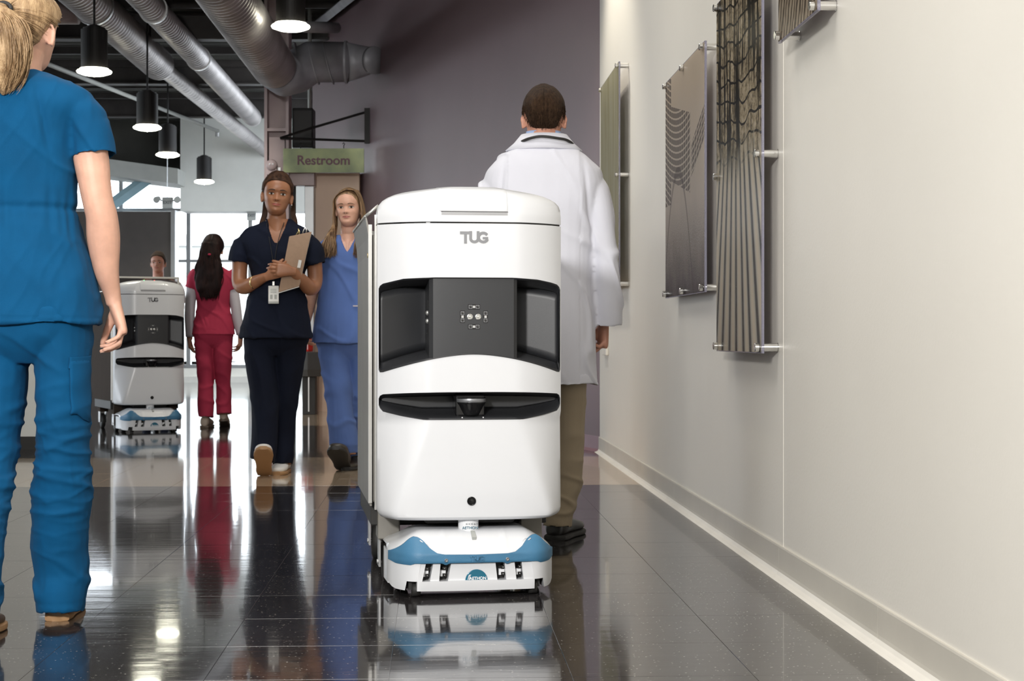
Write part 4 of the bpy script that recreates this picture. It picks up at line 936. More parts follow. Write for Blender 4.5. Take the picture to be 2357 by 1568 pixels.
def hollow_limb(mb, pts, th=.009, depth=.035, up=(0, 1, 0), n=22):
    q = catmull([(p[0], p[1], p[2], p[3], p[4] if len(p) > 4 else p[3]) for p in pts], 4)
    d_ = (Vector(q[-1][:3])-Vector(q[-2][:3])).normalized(); l = q[-1]
    e = [tuple(Vector(l[:3])-d_*s_) + (max(.004, l[3]-th), max(.004, l[4]-th)) for s_ in (.0005, depth*.5, depth)]
    allp = q+e; 
    # build rings with a fixed direction at the folded-back end
    m2 = MB(); m2.tube([p[:3] for p in q], [(p[3], p[4]) for p in q], n, False, up=up); base = [m2.v[i*n:(i+1)*n] for i in range(len(q))]
    last = base[-1]; c = Vector(l[:3]); rings = base
    for s_, f_ in ((.0005, 1-th/max(l[3], l[4])), (depth*.5, 1-th*1.1/max(l[3], l[4])), (depth, 1-th*1.2/max(l[3], l[4]))):
        rings.append([tuple(c+(Vector(p)-c)*f_ - d_*s_) for p in last])
    mb.loft(rings); return mb
def legs(mb, *Ls):
    for L_ in Ls: limb(mb, [(p[0], p[1], p[2], p[3]*.62, p[4]*.62) for p in L_])
def remesh(mb, voxel, smooth=2, fac=.5):
    me = mb.mesh(); o = bpy.data.objects.new('tmp', me); C.objects.link(o)
    r = o.modifiers.new('r', 'REMESH'); r.mode = 'VOXEL'; r.voxel_size = voxel; r.use_smooth_shade = True
    if smooth: s_ = o.modifiers.new('s', 'SMOOTH'); s_.iterations = smooth; s_.factor = fac
    out = evalmesh(o); bpy.data.objects.remove(o); bpy.data.meshes.remove(me); return out
def displace(me, fn):
    nrm = [v.normal.copy() for v in me.vertices]
    for v, n_ in zip(me.vertices, nrm):
        d_ = fn(v.co)
        if d_: v.co += n_*d_
    me.update(); return me
def nz3(x, y, z): return noise.noise(Vector((x, y, z)))
def ridge(x, y, z):
    v = abs(noise.noise(Vector((x, y, z)))); return (1-min(1, v*3.2))**2

HH = .232
FR = [(0, .045), (.012, .066), (.028, .078), (.045, .080), (.058, .0805), (.075, .084), (.10, .083), (.118, .084), (.135, .093), (.155, .095), (.18, .087), (.205, .062), (.222, .034), (HH, .004)]
BK = [(0, .018), (.02, .034), (.05, .066), (.08, .090), (.11, .103), (.14, .106), (.17, .100), (.20, .077), (.222, .038), (HH, .004)]
WD = [(0, .026), (.012, .040), (.03, .052), (.05, .060), (.07, .0655), (.09, .0695), (.12, .0735), (.15, .0755), (.175, .070), (.20, .053), (.222, .029), (HH, .003)]
def head_xyz(z, th, off=0.0, feat=True, fem=0.0):
    """z above chin, th=0 at the face (-Y), returns local point"""
    f_, b_, w_ = sm(FR, z)+off, sm(BK, z)+off, sm(WD, z)+off
    if fem: w_ *= 1-.06*fem*max(0, 1-z/.09)
    s_, c = math.sin(th), math.cos(th); e = 2/2.25
    x = math.copysign(abs(s_)**e, s_)*w_; y = -math.copysign(abs(c)**e, c)*(f_ if c > 0 else b_)
    if feat and c > 0:
        g = lambda x0, z0, sx, sz: math.exp(-((x-x0)/sx)**2-((z-z0)/sz)**2)
        d_ = 0
        if .068 < z < .125:
            t = (.122-z)/.041; t = max(0, min(1.0, t)); base = .0235*t**1.25
            if z < .084: base *= max(0, (z-.0715)/.0125)**.6
            d_ += base*math.exp(-(x/(.0085+.003*t))**2)
        d_ += .006*(g(.0125, .083, .006, .006)+g(-.0125, .083, .006, .006))
        d_ -= .013*(g(.032, .112, .014, .010)+g(-.032, .112, .014, .010))
        d_ += .004*(g(.03, .130, .02, .006)+g(-.03, .130, .02, .006)) + .004*(g(.043, .088, .016, .014)+g(-.043, .088, .016, .014))
        d_ += .0055*g(0, .061, .020, .0045)+.0060*g(0, .050, .017, .0050) - .003*g(0, .0555, .022, .0016) - .004*g(0, .040, .02, .006) + .006*g(0, .022, .018, .012)
        y -= d_
    return Vector((x, y, z))
def front_y(x, z, off=0.0):
    """find the face surface y at (x,z)"""
    w_ = sm(WD, z); s_ = min(.999, (abs(x)/w_))**(2.25/2); th = math.asin(min(.999, s_)); p = head_xyz(z, math.copysign(th, x), 0); return p.y-off
def add_head(mb, M, fem=0.0, ears=.0, n=72, m=64):
    rings = []
    for i in range(m+1):
        z = HH*(i/m); z = max(.0004, min(HH-.0004, z)); rings.append([M @ head_xyz(z, 2*PI*k/n, 0, True, fem) for k in range(n)])
    mb.loft(rings)
    if True:
        for s_ in (-1, 1):
            rg = []
            for q in range(14):
                a = 2*PI*q/14; rg.append((math.cos(a), math.sin(a)))
            E = Matrix.Translation((s_*(.0715+.006*ears), .012, .098)) @ Matrix.Rotation(s_*math.radians(24+22*ears), 4, 'Z') @ Matrix.Rotation(math.radians(-12), 4, 'X')
            # rim
            k_ = [(0, .016*math.cos(a), .031*math.sin(a)) for a in [PI*2*i/18 for i in range(19)]]
            rim = [(s_*(.007+.004*math.cos(2*PI*i/18)*-1), (.015 if math.sin(2*PI*i/18) > -.2 else .010)*math.cos(2*PI*i/18)+.002, .030*math.sin(2*PI*i/18)) for i in range(19)]
            m2 = MB(); m2.tube(rim, .0042, 8); mb.add([M @ E @ Vector(p) for p in m2.v], m2.f)
            m2 = MB(); m2.sphere((s_*.002, .001, -.002), (.006, .0145, .028), 12, 8); mb.add([M @ E @ Vector(p) for p in m2.v], m2.f)
            m2 = MB(); m2.sphere((s_*.006, -.003, -.027), (.0045, .007, .009), 10, 6); mb.add([M @ E @ Vector(p) for p in m2.v], m2.f)
def face_parts(M, body, iris='iris_brown', brow='brow_dark', lip='lip_rose', detail=True):
    def patch(name, outline, m, off, parent, k=5, dome=0.0, th=.0012):
        cx = sum(p[0] for p in outline)/len(outline); cz = sum(p[1] for p in outline)/len(outline); rows = []
        for j in range(k+1):
            f_ = j/k; rows.append([M @ Vector((cx+(x-cx)*f_, front_y(cx+(x-cx)*f_, cz+(z-cz)*f_, off+dome*(1-f_*f_)), cz+(z-cz)*f_)) for x, z in outline+[outline[0]]])
        g = MB(); g.grid(rows); o = link(name, g.mesh(), m, parent, smooth=True); return o
    for s_ in (-1, 1):
        cx = s_*.0315; cz = .1115
        al = [(cx+.0142*math.cos(a), cz+(.0050 if math.sin(a) > 0 else .0040)*math.copysign(abs(math.sin(a))**.9, math.sin(a))) for a in [2*PI*i/20 for i in range(20)]]
        ey = patch('eye', al, 'eye_white', .0012, body, dome=.0035)
        ir = [(cx+.0062*math.cos(a), cz+.0008+min(.0055, .0062*math.sin(a))) for a in [2*PI*i/16 for i in range(16)]]
        patch('iris', ir, iris, .0064, ey)
        lid = [(cx+.0165*math.cos(a), cz+.0002+.0066*math.sin(a)) for a in [PI*i/12 for i in range(13)]]+[(cx+.0152*math.cos(a), cz+.0046*math.sin(a)) for a in [PI-PI*i/12 for i in range(13)]]
        g = MB(); rows = [[M @ Vector((x, front_y(x, z, .0030+.003*math.sin(PI*i/12)), z)) for i, (x, z) in enumerate(lid[:13])], [M @ Vector((x, front_y(x, z, .0052+.003*math.sin(PI*i/12)), z)) for i, (x, z) in enumerate(reversed(lid[13:]))]]
        g.grid(rows); link('eyelashes', g.mesh(), 'brow_dark', ey)
        bp = [(cx+s_*(-.018+.040*i/10), cz+.0165+.0055*math.sin(PI*min(1, (i+2)/12))+(-.003 if i > 8 else 0), .0028*math.sin(PI*min(1, .25+i/13))) for i in range(11)]
        g = MB(); g.grid([[M @ Vector((x, front_y(x, z+d_*h, .0012), z+d_*h)) for x, z, h in bp] for d_ in (-1, 0, 1)]); link('eyebrow', g.mesh(), brow, body)
    up = [(x, .0556+.0062*(1-(abs(x)/.0262)**1.6)*(1-.22*math.exp(-(x/.004)**2))) for x in [-.0262+.0524*i/14 for i in range(15)]]
    lo = [(x, .0556-.0082*(1-(abs(x)/.0262)**2)) for x in [-.0262+.0524*i/14 for i in range(15)]]
    md = [(x, .0556-.0004*math.cos(x*200)) for x in [-.0262+.0524*i/14 for i in range(15)]]
    for nm, A, B_ in (('upper_lip', md, up), ('lower_lip', md, lo)):
        g = MB(); rows = []
        for j in range(5):
            f_ = j/4; rows.append([M @ Vector((lerp(a[0], b[0], f_), front_y(lerp(a[0], b[0], f_), lerp(a[1], b[1], f_), .0012+.0016*math.sin(PI*f_)), lerp(a[1], b[1], f_))) for a, b in zip(A, B_)])
        g.grid(rows); link(nm, g.mesh(), lip, body, smooth=True)
    g = MB(); g.grid([[M @ Vector((x, front_y(x, z+d_, .0024), z+d_)) for x, z in md] for d_ in (-.0006, .0006)]); link('mouth_line', g.mesh(), 'brow_dark', body)
    for s_ in (-1, 1): g = MB(); g.sphere(M @ Vector((s_*.0068, front_y(s_*.0068, .0762, .002), .0765)), .0024, 8, 6); link('nostril', g.mesh(), 'brow_dark', body)

def hand(mb, wrist, d_, pn, td, curls=(.5, .7, .4), thumb=(.55, .25), sc=1.0, spread=.06, fcurl=None):
    """d_: wrist to knuckles, pn: where the palm faces, td: towards the thumb side"""
    W = Vector(wrist); d_ = Vector(d_).normalized(); pn = Vector(pn); pn = (pn-d_*pn.dot(d_)).normalized(); t0 = Vector(td); t = (t0-d_*t0.dot(d_)-pn*t0.dot(pn)).normalized()
    rings = []
    for dist, hw, ht, sh in ((-.02, .025, .019, 0), (0, .026, .019, 0), (.02, .032, .019, .002), (.045, .038, .0175, .003), (.070, .0405, .0155, .002), (.088, .040, .0135, 0), (.098, .036, .010, 0)):
        c = W+d_*dist*sc+t*sh*sc; rings.append([c+t*hw*sc*math.copysign(abs(math.cos(a))**.8, math.cos(a))+pn*ht*sc*math.copysign(abs(math.sin(a))**.8, math.sin(a)) for a in [2*PI*i/20 for i in range(20)]])
    mb.loft(rings); tips = []
    segs = [(.029, .086, (.046, .027, .022), .0092), (.0098, .091, (.050, .031, .023), .0095), (-.0098, .088, (.046, .029, .022), .0090), (-.028, .080, (.037, .021, .019), .0080)]
    for i, (lat, dist, ls, r) in enumerate(segs):
        cu = fcurl[i] if fcurl else (curls[0]+i*.10, curls[1]+i*.05, curls[2])
        p = W+d_*(dist-.012)*sc+t*lat*sc; a = 0; pts = [(p.x, p.y, p.z, r*sc*1.08)]; sp = spread*(1.5-i)
        for L_, q, rr in zip(ls, cu, (r*1.0, r*.92, r*.78)):
            a += q; dr = (d_*math.cos(a)+pn*math.sin(a)+t*sp*math.cos(a)).normalized(); L2 = L_*sc
            pts.append((*(p+dr*L2*.5), rr*sc*.98)); p = p+dr*L2; pts.append((*p, rr*sc*.97))
        pts[-1] = (*pts[-1][:3], r*sc*.66); q = catmull(pts, 2); m2 = MB(); m2.tube([x[:3] for x in q], [x[3] for x in q], 10, True, up=tuple(t)); mb.add(m2.v, m2.f)
        m2 = MB(); m2.sphere(p, r*.66*sc, 10, 6); mb.add(m2.v, m2.f); tips.append((p, dr, (-d_*math.sin(a)+pn*math.cos(a))))
    p = W+d_*.022*sc+t*.022*sc+pn*.004*sc; pts = [(*p, .0165*sc)]
    dr = (d_*math.cos(thumb[0])*1.0+t*math.sin(thumb[0])+pn*thumb[1]).normalized()
    for L_, r in ((.045, .0135), (.034, .0112), (.028, .0088)):
        p = p+dr*L_*sc; pts.append((*p, r*sc)); dr = (dr*1.0+d_*.25+pn*.12).normalized()
    q = catmull(pts, 3); m2 = MB(); m2.tube([x[:3] for x in q], [x[3] for x in q], 12, True, up=tuple(pn)); mb.add(m2.v, m2.f); m2 = MB(); m2.sphere(p, .0086*sc, 10, 6); mb.add(m2.v, m2.f)
    return tips
def nails(tips, parent, m='skin_nails', sc=1.0):
    for p, d_, n_ in tips:
        s_ = d_.cross(n_).normalized(); n_ = -n_; g = MB(); c = p-d_*.004*sc+n_*.0048*sc
        g.loft([[c+d_*a*sc+s_*b*sc*.0046+n_*(.0012*sc*(1-b*b)) for a, b in ((-.006, -1), (-.006, 0), (-.006, 1), (.006, .9), (.0075, 0), (.006, -.9))], [c-n_*.001+d_*a*sc+s_*b*sc*.0046+n_*(.0012*sc*(1-b*b)) for a, b in ((-.006, -1), (-.006, 0), (-.006, 1), (.006, .9), (.0075, 0), (.006, -.9))]])
        link('nail', g.mesh(), m, parent, smooth=True)
def shoe(name, pos, yaw, pitch, L_=.27, w_=.048, up_m='shoe_white', sole_m='sole_tan', parent=None, h=.085, heel=.0, roll=0):
    """pos: under the heel; yaw 0 points to -y; pitch raises the toe (+) about the heel, or the heel when negative (about the toe)"""
    R = Matrix.Rotation(yaw, 4, 'Z')
    if pitch >= 0: M = Matrix.Translation(pos) @ R @ Matrix.Rotation(-pitch, 4, 'X') @ Matrix.Rotation(roll, 4, 'Y')
    else: M = Matrix.Translation(pos) @ R @ Matrix.Translation((0, -L_*.78, 0)) @ Matrix.Rotation(-pitch, 4, 'X') @ Matrix.Translation((0, L_*.78, 0))
    def sec(y, wl, wr, z0, z1, k=20, e=2.6):
        return [(math.copysign(abs(math.cos(a))**(2/e), math.cos(a))*(wr if math.cos(a) > 0 else wl), y, (z0+z1)/2+math.copysign(abs(math.sin(a))**(2/e), math.sin(a))*(z1-z0)/2) for a in [2*PI*i/k for i in range(k)]]
    rows = [(.012, .35, .55), (.006, .72, .85), (-.03, .84, .98), (-.07, .80, 1.0), (-.11, .82, .90), (-.15, .94, .74), (-.19, 1.02, .62), (-.225, .96, .54), (-.252, .76, .46), (-.268, .40, .34)]
    k_ = L_/.28
    g = MB(); g.loft([sec(y*k_, w_*a, w_*a, .014, .014+(h-.014)*b) for y, a, b in rows]); up = link(name, g.mesh(), up_m, parent, smooth=True); up.matrix_local = M
    s2 = up.modifiers.new('ss', 'SUBSURF'); s2.levels = 1; s2.render_levels = 1
    g = MB(); g.loft([sec(y*k_*1.02-.002, w_*a*1.07, w_*a*1.07, -.002 if (heel == 0 or y < -.1 and y > -.3) else -.002, .022, e=4) for y, a, b in rows]); so = link('sole', g.mesh(), sole_m, up, smooth=True)
    e_ = so.modifiers.new('es', 'EDGE_SPLIT'); e_.split_angle = math.radians(40)
    # collar and lace/strap ridge
    g = MB(); g.tube([(w_*.62*math.cos(a), -.030*k_-.042*k_*math.sin(a), h*1.0+.002*math.cos(a)) for a in [2*PI*i/20 for i in range(21)]], .006, 8); link('collar', g.mesh(), up_m, up, smooth=True)
    return up
def strands(mb, roots, path, n_seg=9, r=.0011, wob=.003, k=3):
    for i, rt in enumerate(roots):
        pts = path(rt, i); ph = rnd.uniform(0, 9); rr = r*rnd.uniform(.7, 1.3)
        q = catmull([tuple(p) for p in pts], max(1, n_seg//max(1, len(pts)-1))); out = []
        for j, p in enumerate(q):
            f_ = j/(len(q)-1); o = Vector((nz3(ph, f_*2.2, 1), nz3(ph, f_*2.2, 5), nz3(ph, f_*2.2, 9)))*wob*2*f_; out.append(Vector(p)+o)
        mb.tube(out, [rr*(1-.75*(j/(len(out)-1))**3) for j in range(len(out))], k, False)
def ell(dirv, c, r):
    d_ = Vector(dirv); d_ = Vector((d_.x/r[0], d_.y/r[1], d_.z/r[2])); d_.normalize(); return Vector((c[0]+d_.x*r[0], c[1]+d_.y*r[1], c[2]+d_.z*r[2]))
def cap_hair(M, hairline, off, fn=None, n=72, m=30, th=.006, top_off=0.0):
    """scalp shell from the hairline (function of angle) to the crown"""
    rows = []
    for i in range(m+1):
        f_ = i/m; row = []
        for k in range(n+1):
            th_ = 2*PI*k/n-PI; z0 = hairline(abs(th_)); z = z0+(HH-.001-z0)*(1-(1-f_)**1.15)
            tp = min(1, f_*6); o_ = (off+(top_off*f_))*(.25+.75*tp)
            p = head_xyz(z, th_, o_, False); 
            if f_ > .5: p.z += o_*(f_-.5)*1.6
            if fn: d_ = fn(th_, f_, p); p += Vector((p.x, p.y, (p.z-.13)*.7)).normalized()*d_
            row.append(M @ p)
        rows.append(row)
    return rows

def person(name_label, loc_px, cat='person'):
    pass
def J(px, py, y): return P(px, py, y)

# ---- helper to make a cloth mesh with wrinkles
def wrinkle(me, amp, fx=4, fy=4, fz=2.5, seed=0, extra=None):
    def fn(p):
        a = amp*(nz3(p.x*fx+seed, p.y*fy, p.z*fz)) + amp*.5*nz3(p.x*fx*2.3+seed, p.y*fy*2.3, p.z*fz*2.1+3)
        if extra: a += extra(p)
        return a
    return displace(me, fn)
def fold(x, y, z):
    v = noise.noise(Vector((x, y, z))); return math.exp(-(v/.13)**2)-.35
def rib(v): return math.exp(-v*v)

# =================================================== A: nurse in bright blue scrubs, from behind
def RL_A(X, Z):
    RL = [(X(146), .0, Z(740), .080, .10), (X(146), .0, Z(810), .078, .10), (X(146), .0, Z(865), .072, .095), (X(146), .0, Z(950), .0715, .090), (X(143), .01, Z(1060), .0755, .085), (X(138), .02, Z(1121), .0820, .088), (X(131), .035, Z(1198), .077, .084), (X(125), .05, Z(1262), .0765, .084), (X(127), .06, Z(1326), .0755, .082), (X(131), .050, Z(1370), .070, .085), (X(131), .045, Z(1415), .062, .080)]
    LL = [(X(-12), .0, Z(740), .085, .10), (X(-8), .0, Z(820), .088, .10), (X(-8), -.02, Z(900), .088, .095), (X(-12), -.05, Z(1032), .080, .085), (X(-13), -.11, Z(1121), .083, .083), (X(-12), -.18, Z(1254), .080, .082), (X(-9), -.22, Z(1364), .080, .080), (X(-14), -.24, Z(1420), .074, .078), (X(-22), -.25, Z(1446), .062, .07)]
    return RL, LL
def make_A():
    Y = 4.62; s = F/Y
    t = empty('person', (P(45, HY, Y).x, Y, 0), 0, 'person in bright blue scrubs with blonde ponytail, back turned, cut by left edge', 'person')
    o = Vector(t.location)
    def X(px): return (px-CX)/s-o.x
    def Z(py): return HC+(HY-py)/s
    cx = X(42)
    b = MB()
    # head turned to the right, seen from behind
    HM = Matrix.Translation((X(54), .03, Z(160))) @ Matrix.Rotation(PI-math.radians(13), 4, 'Z') @ Matrix.Scale(1.0, 4)
    add_head(b, HM, 1.0)
    limb(b, [(X(46), 0, Z(185), .062, .060), (X(48), .0, Z(150), .054, .056), (X(52), .012, Z(120), .053, .056), (X(54), .02, Z(90), .05, .05)])
    torso(b, [(Z(172), cx, 0, .065, .05, .05), (Z(190), cx, 0, .12, .07, .07), (Z(218), cx, 0, .150, .08, .08), (Z(300), cx, 0, .140, .10, .095), (Z(480), cx, 0, .125, .09, .08), (Z(640), cx, 0, .175, .11, .11), (Z(770), cx, 0, .13, .08, .09)], 1)
    A = [(X(176), 0, Z(250), .038), (X(200), -.005, Z(306), .046), (X(213), -.012, Z(370), .0475), (X(222), -.015, Z(430), .0430), (X(229), -.012, Z(470), .0415), (X(235), -.004, Z(500), .0430), (X(236), .012, Z(550), .0450), (X(240), .025, Z(620), .0345), (X(248), .045, Z(670), .0258, .024), (X(253), .05, Z(700), .0255, .021)]
    limb(b, A, up=(0, 1, 0)); limb(b, [(2*cx-a[0],)+tuple(a[1:]) for a in A])
    wr = (X(254), .05, Z(698)); tips = hand(b, wr, (.30, .0, -1), (-1, -.28, -.2), (-.15, 1, 0), fcurl=((.55, .95, .35), (.50, .90, .30), (.45, .85, .30), (.50, .80, .25)), thumb=(.45, .75), sc=.92)
    hand(b, (2*cx-X(254), .05, Z(698)), (-.15, 0, -1), (1, 0, 0), (0, 1, 0), sc=.9)
    RL, LL = RL_A(X, Z); legs(b, RL, LL)
    body = link('body', remesh(b, .0038, 3), 'skin_fair', t)
    nails(tips, body, sc=.92)
    # hair: swept shell, strands to the tie, ponytail
    def hl(a):
        a = a*180/PI
        return interp([(0, .195), (40, .185), (62, .150), (78, .118), (92, .118), (104, .100), (118, .070), (140, .052), (180, .040)], a)
    tie = Vector((-.0, .105, .135)); 
    rows = cap_hair(HM, hl, .011, lambda th_, f_, p: .0022*nz3(p.x*26, p.y*26, p.z*40)+.0012*nz3(p.x*70, p.y*70, p.z*70), top_off=.004)
    g = MB(); g.grid(rows); hair = link('hair', g.mesh(), 'hair_blonde', t); q = hair.modifiers.new('s', 'SOLIDIFY'); q.thickness = .008; q.offset = -1
    c0 = (0, .008, .118); R0 = (.0845, .112, .122); tdir = Vector((0, 1.0, .12))
    roots = []
    for i in range(620):
        a = rnd.uniform(-PI, PI); z0 = hl(abs(a)); roots.append((a, z0+rnd.uniform(0, 1)**1.2*(HH-z0)*.96))
    def path(rt, i):
        a, z = rt; p0 = head_xyz(min(z, HH-.002), a, .009+.004*rnd.random(), False); v0 = Vector((p0.x/R0[0], (p0.y-c0[1])/R0[1], (p0.z-c0[2])/R0[2])).normalized()
        e = Vector((0, .97, .20)).normalized(); pts = []
        n_ = 5; ov = rnd.uniform(.0, .004)
        for j in range(n_+1):
            f_ = j/n_; d_ = v0.lerp(e, f_).normalized(); zz = c0[2]+d_.z*R0[2]; q_ = Vector((d_.x*R0[0], c0[1]+d_.y*R0[1], zz)); q_ += d_*(ov+.003*math.sin(PI*f_)); pts.append(q_ if j else p0)
        return [HM @ p for p in pts]
    g = MB(); strands(g, roots, path, 10, .0014, .0022); o_ = g.build('hair_strands', 'hair_blonde', hair, smooth=True); o_['kind'] = 'stuff'
    T = HM @ Vector((0, .122, .142))
    # ponytail falls down and slightly left in the picture
    ctrl = [(T.x, T.y, T.z, .018, .018), (T.x-.004, T.y-.035, T.z-.01, .028, .026), (X(40), T.y-.045, Z(75), .050, .036), (X(46), T.y-.040, Z(110), .058, .040), (X(48), T.y-.035, Z(150), .056, .038), (X(44), T.y-.028, Z(185), .045, .030), (X(36), T.y-.022, Z(212), .030, .02), (X(28), T.y-.02, Z(228), .008, .006)]
    g = MB(); limb(g, ctrl, 26, 5, up=(1, 0, 0)); me = g.mesh(); displace(me, lambda p: .004*nz3(p.x*60, p.y*60, p.z*5)+.003*nz3(p.x*140, p.y*140, p.z*9)); pt = link('ponytail', me, 'hair_blonde', hair)
    g = MB()
    def ppath(rt, i):
        a = rt[0]; rad = rt[1]; ln = rnd.uniform(.72, 1.12); pts = []
        for j, (x, y, z, ra, rb) in enumerate(ctrl[:-1]):
            k_ = rad*(1.0 if j else .9); zz = T.z+(z-T.z)*ln; fl = .010*(j/6)**2*math.sin(a*3+i); pts.append(Vector((x+math.cos(a)*ra*k_+fl, y+math.sin(a)*rb*k_, zz)))
        return pts
    strands(g, [(rnd.uniform(-PI, PI), rnd.uniform(.8, 1.12)) for _ in range(520)], ppath, 18, .0016, .006); o_ = g.build('ponytail_strands', 'hair_blonde', pt and hair, smooth=True); o_['kind'] = 'stuff'
    g = MB(); g.tube([Vector((T.x, T.y-.012, T.z))+Vector((math.cos(a)*.023, .004*math.sin(a), math.sin(a)*.021)) for a in [2*PI*i/20 for i in range(21)]], .0065, 8); g.build('hair_tie', 'rubber_black', hair, smooth=True)
    g = MB(); g.sphere(HM @ Vector((-.078, .006, .066)), .0025, 10, 6); g.build('earring', 'chrome', body, smooth=True)
    # top
    c = MB()
    torso(c, [(Z(163), X(46), 0, .068, .066, .060), (Z(176), X(44), 0, .105, .080, .075), (Z(186), cx, 0, .142, .092, .088), (Z(200), cx, 0, .176, .104, .100), (Z(217), cx, 0, .200, .108, .104), (Z(245), cx, 0, .204, .112, .110), (Z(300), cx, 0, .168, .118, .112), (Z(400), cx, 0, .160, .112, .104), (Z(480), cx, 0, .160, .106, .098), (Z(540), X(42), 0, .178, .118, .118), (Z(620), X(44), 0, .200, .132, .140), (Z(690), X(45), 0, .214, .140, .146), (Z(748), X(45), 0, .222, .146, .150)], 1, hollow=1, e=2.4)
    SL = [(X(158), 0, Z(238), .040, .060), (X(183), 0, Z(252), .050, .068), (X(200), 0, Z(282), .056, .068), (X(212), -.003, Z(315), .0585, .068), (X(219), -.006, Z(361), .060, .068)]
    hollow_limb(c, [(a[0], a[1], a[2], a[4], a[3]) for a in SL]); hollow_limb(c, [(2*cx-a[0], a[1], a[2], a[4], a[3]) for a in SL])
    me = remesh(c, .0052, 4)
    zw = Z(482)
    def ex(p):
        ax = p.x-cx; d_ = 0
        if abs(ax) < .24 and p.z < Z(240):
            w_ = math.exp(-((p.z-zw)/.010)**2); d_ -= .0065*w_
            near = math.exp(-((p.z-zw)/.085)**2) if p.z < zw else math.exp(-((p.z-zw)/.055)**2)
            d_ += near*.0095*nz3(ax*38+p.y*26, p.z*2.2, 3.0)
            if p.z > zw: d_ += .006*math.exp(-((p.z-Z(420))/.10)**2)*nz3(ax*16+(p.z-zw)*2.0, p.y*7, 11)
            else: d_ += .013*nz3(ax*10, p.y*9, p.z*1.6+4)*min(1, (zw-p.z)/.15)
        # shoulder blade fold and armpit fold
        d_ -= .008*rib((ax-(.098+(Z(300)-p.z)*.18))/.010)*rib((p.z-Z(290))/.085)
        d_ += .005*rib((ax-(.080+(Z(300)-p.z)*.18))/.014)*rib((p.z-Z(280))/.09)
        d_ += .0045*fold(ax*9+p.z*6, p.y*5, p.z*5+2)*(1 if ax > .12 else .5)+.0022*fold(ax*16-p.z*7, p.y*9, p.z*6+9)
        d_ -= .0016*rib((p.z-Z(733))/.0016) 
        return d_
    wrinkle(me, .0035, 5, 5, 3, 2, ex)
    top = link('scrub_top', me, 'scrub_blue', t)
    # trousers
    c = MB()
    torso(c, [(Z(600), X(42), 0, .172, .105, .11), (Z(700), X(42), .0, .192, .118, .125), (Z(760), X(42), 0, .194, .12, .13), (Z(800), X(42), 0, .165, .10, .11), (Z(835), X(50), 0, .10, .07, .07)], 1)
    for leg in (RL, LL): hollow_limb(c, [(a[0], a[1], a[2], a[4], a[3]) for a in leg])
    me = remesh(c, .0055, 3)
    zk = Z(1100)
    def ex(p):
        d_ = 0; kn = math.exp(-((p.z-zk)/.13)**2); xx = p.x-X(140)
        sx = 1 if xx > 0 else -1
        d_ += .0060*kn*fold(xx*5+p.z*4, p.y*4, p.z*17)+.004*kn*fold(xx*8-p.z*9, p.y*6, p.z*24+4)
        d_ += .006*math.exp(-((p.z-Z(960))/.10)**2)*fold(xx*6-p.z*6, p.y*4+7, p.z*13)
        d_ += .009*math.exp(-((p.z-Z(1335))/.06)**2)*fold(xx*5+p.z*6, p.y*3+17, p.z*12)
        d_ += .005*math.exp(-((p.z-Z(810))/.07)**2)*fold(p.x*7+p.z*10, p.y*3, p.z*8)
        d_ += .002*fold(xx*14+p.z*4, p.y*9, p.z*9)
        d_ -= .0016*rib((p.z-Z(1388))/.002)
        d_ += .005*nz3(p.x*10, p.y*10, p.z*2.0)
        return d_
    wrinkle(me, .004, 5, 5, 4, 8, ex)
    pants = link('trousers', me, 'scrub_blue', t)
    # cargo pocket laid on the outer right thigh
    def pocket(nm, a0, a1, p0, p1, th):
        g = MB(); g.grid([[(X(146)+.12*math.cos(math.radians(lerp(a0, a1, k/8))), .12*math.sin(math.radians(lerp(a0, a1, k/8))), lerp(Z(p0), Z(p1), i/14)) for k in range(9)] for i in range(15)])
        po = link(nm, g.mesh(), 'scrub_blue', t); sw = po.modifiers.new('sw', 'SHRINKWRAP'); sw.target = pants; sw.wrap_method = 'NEAREST_SURFACEPOINT'; sw.offset = .0035; q_ = po.modifiers.new('sm', 'SMOOTH'); q_.iterations = 2; so = po.modifiers.new('so', 'SOLIDIFY'); so.thickness = .003; so.offset = 0
    pocket('cargo_pocket', -62, 0, 830, 962, 0); pocket('pocket_flap', -64, 0, 822, 846, .002)
    shoe('shoe', (X(125), .030, 0), PI+.10, 0, parent=t, up_m='shoe_beige', sole_m='sole_tan', w_=.043, h=.052)
    shoe('shoe', (X(-12), -.33, 0), PI-.1, 0, parent=t, up_m='sole_brown', sole_m='sole_tan', w_=.045, h=.075)
    return t
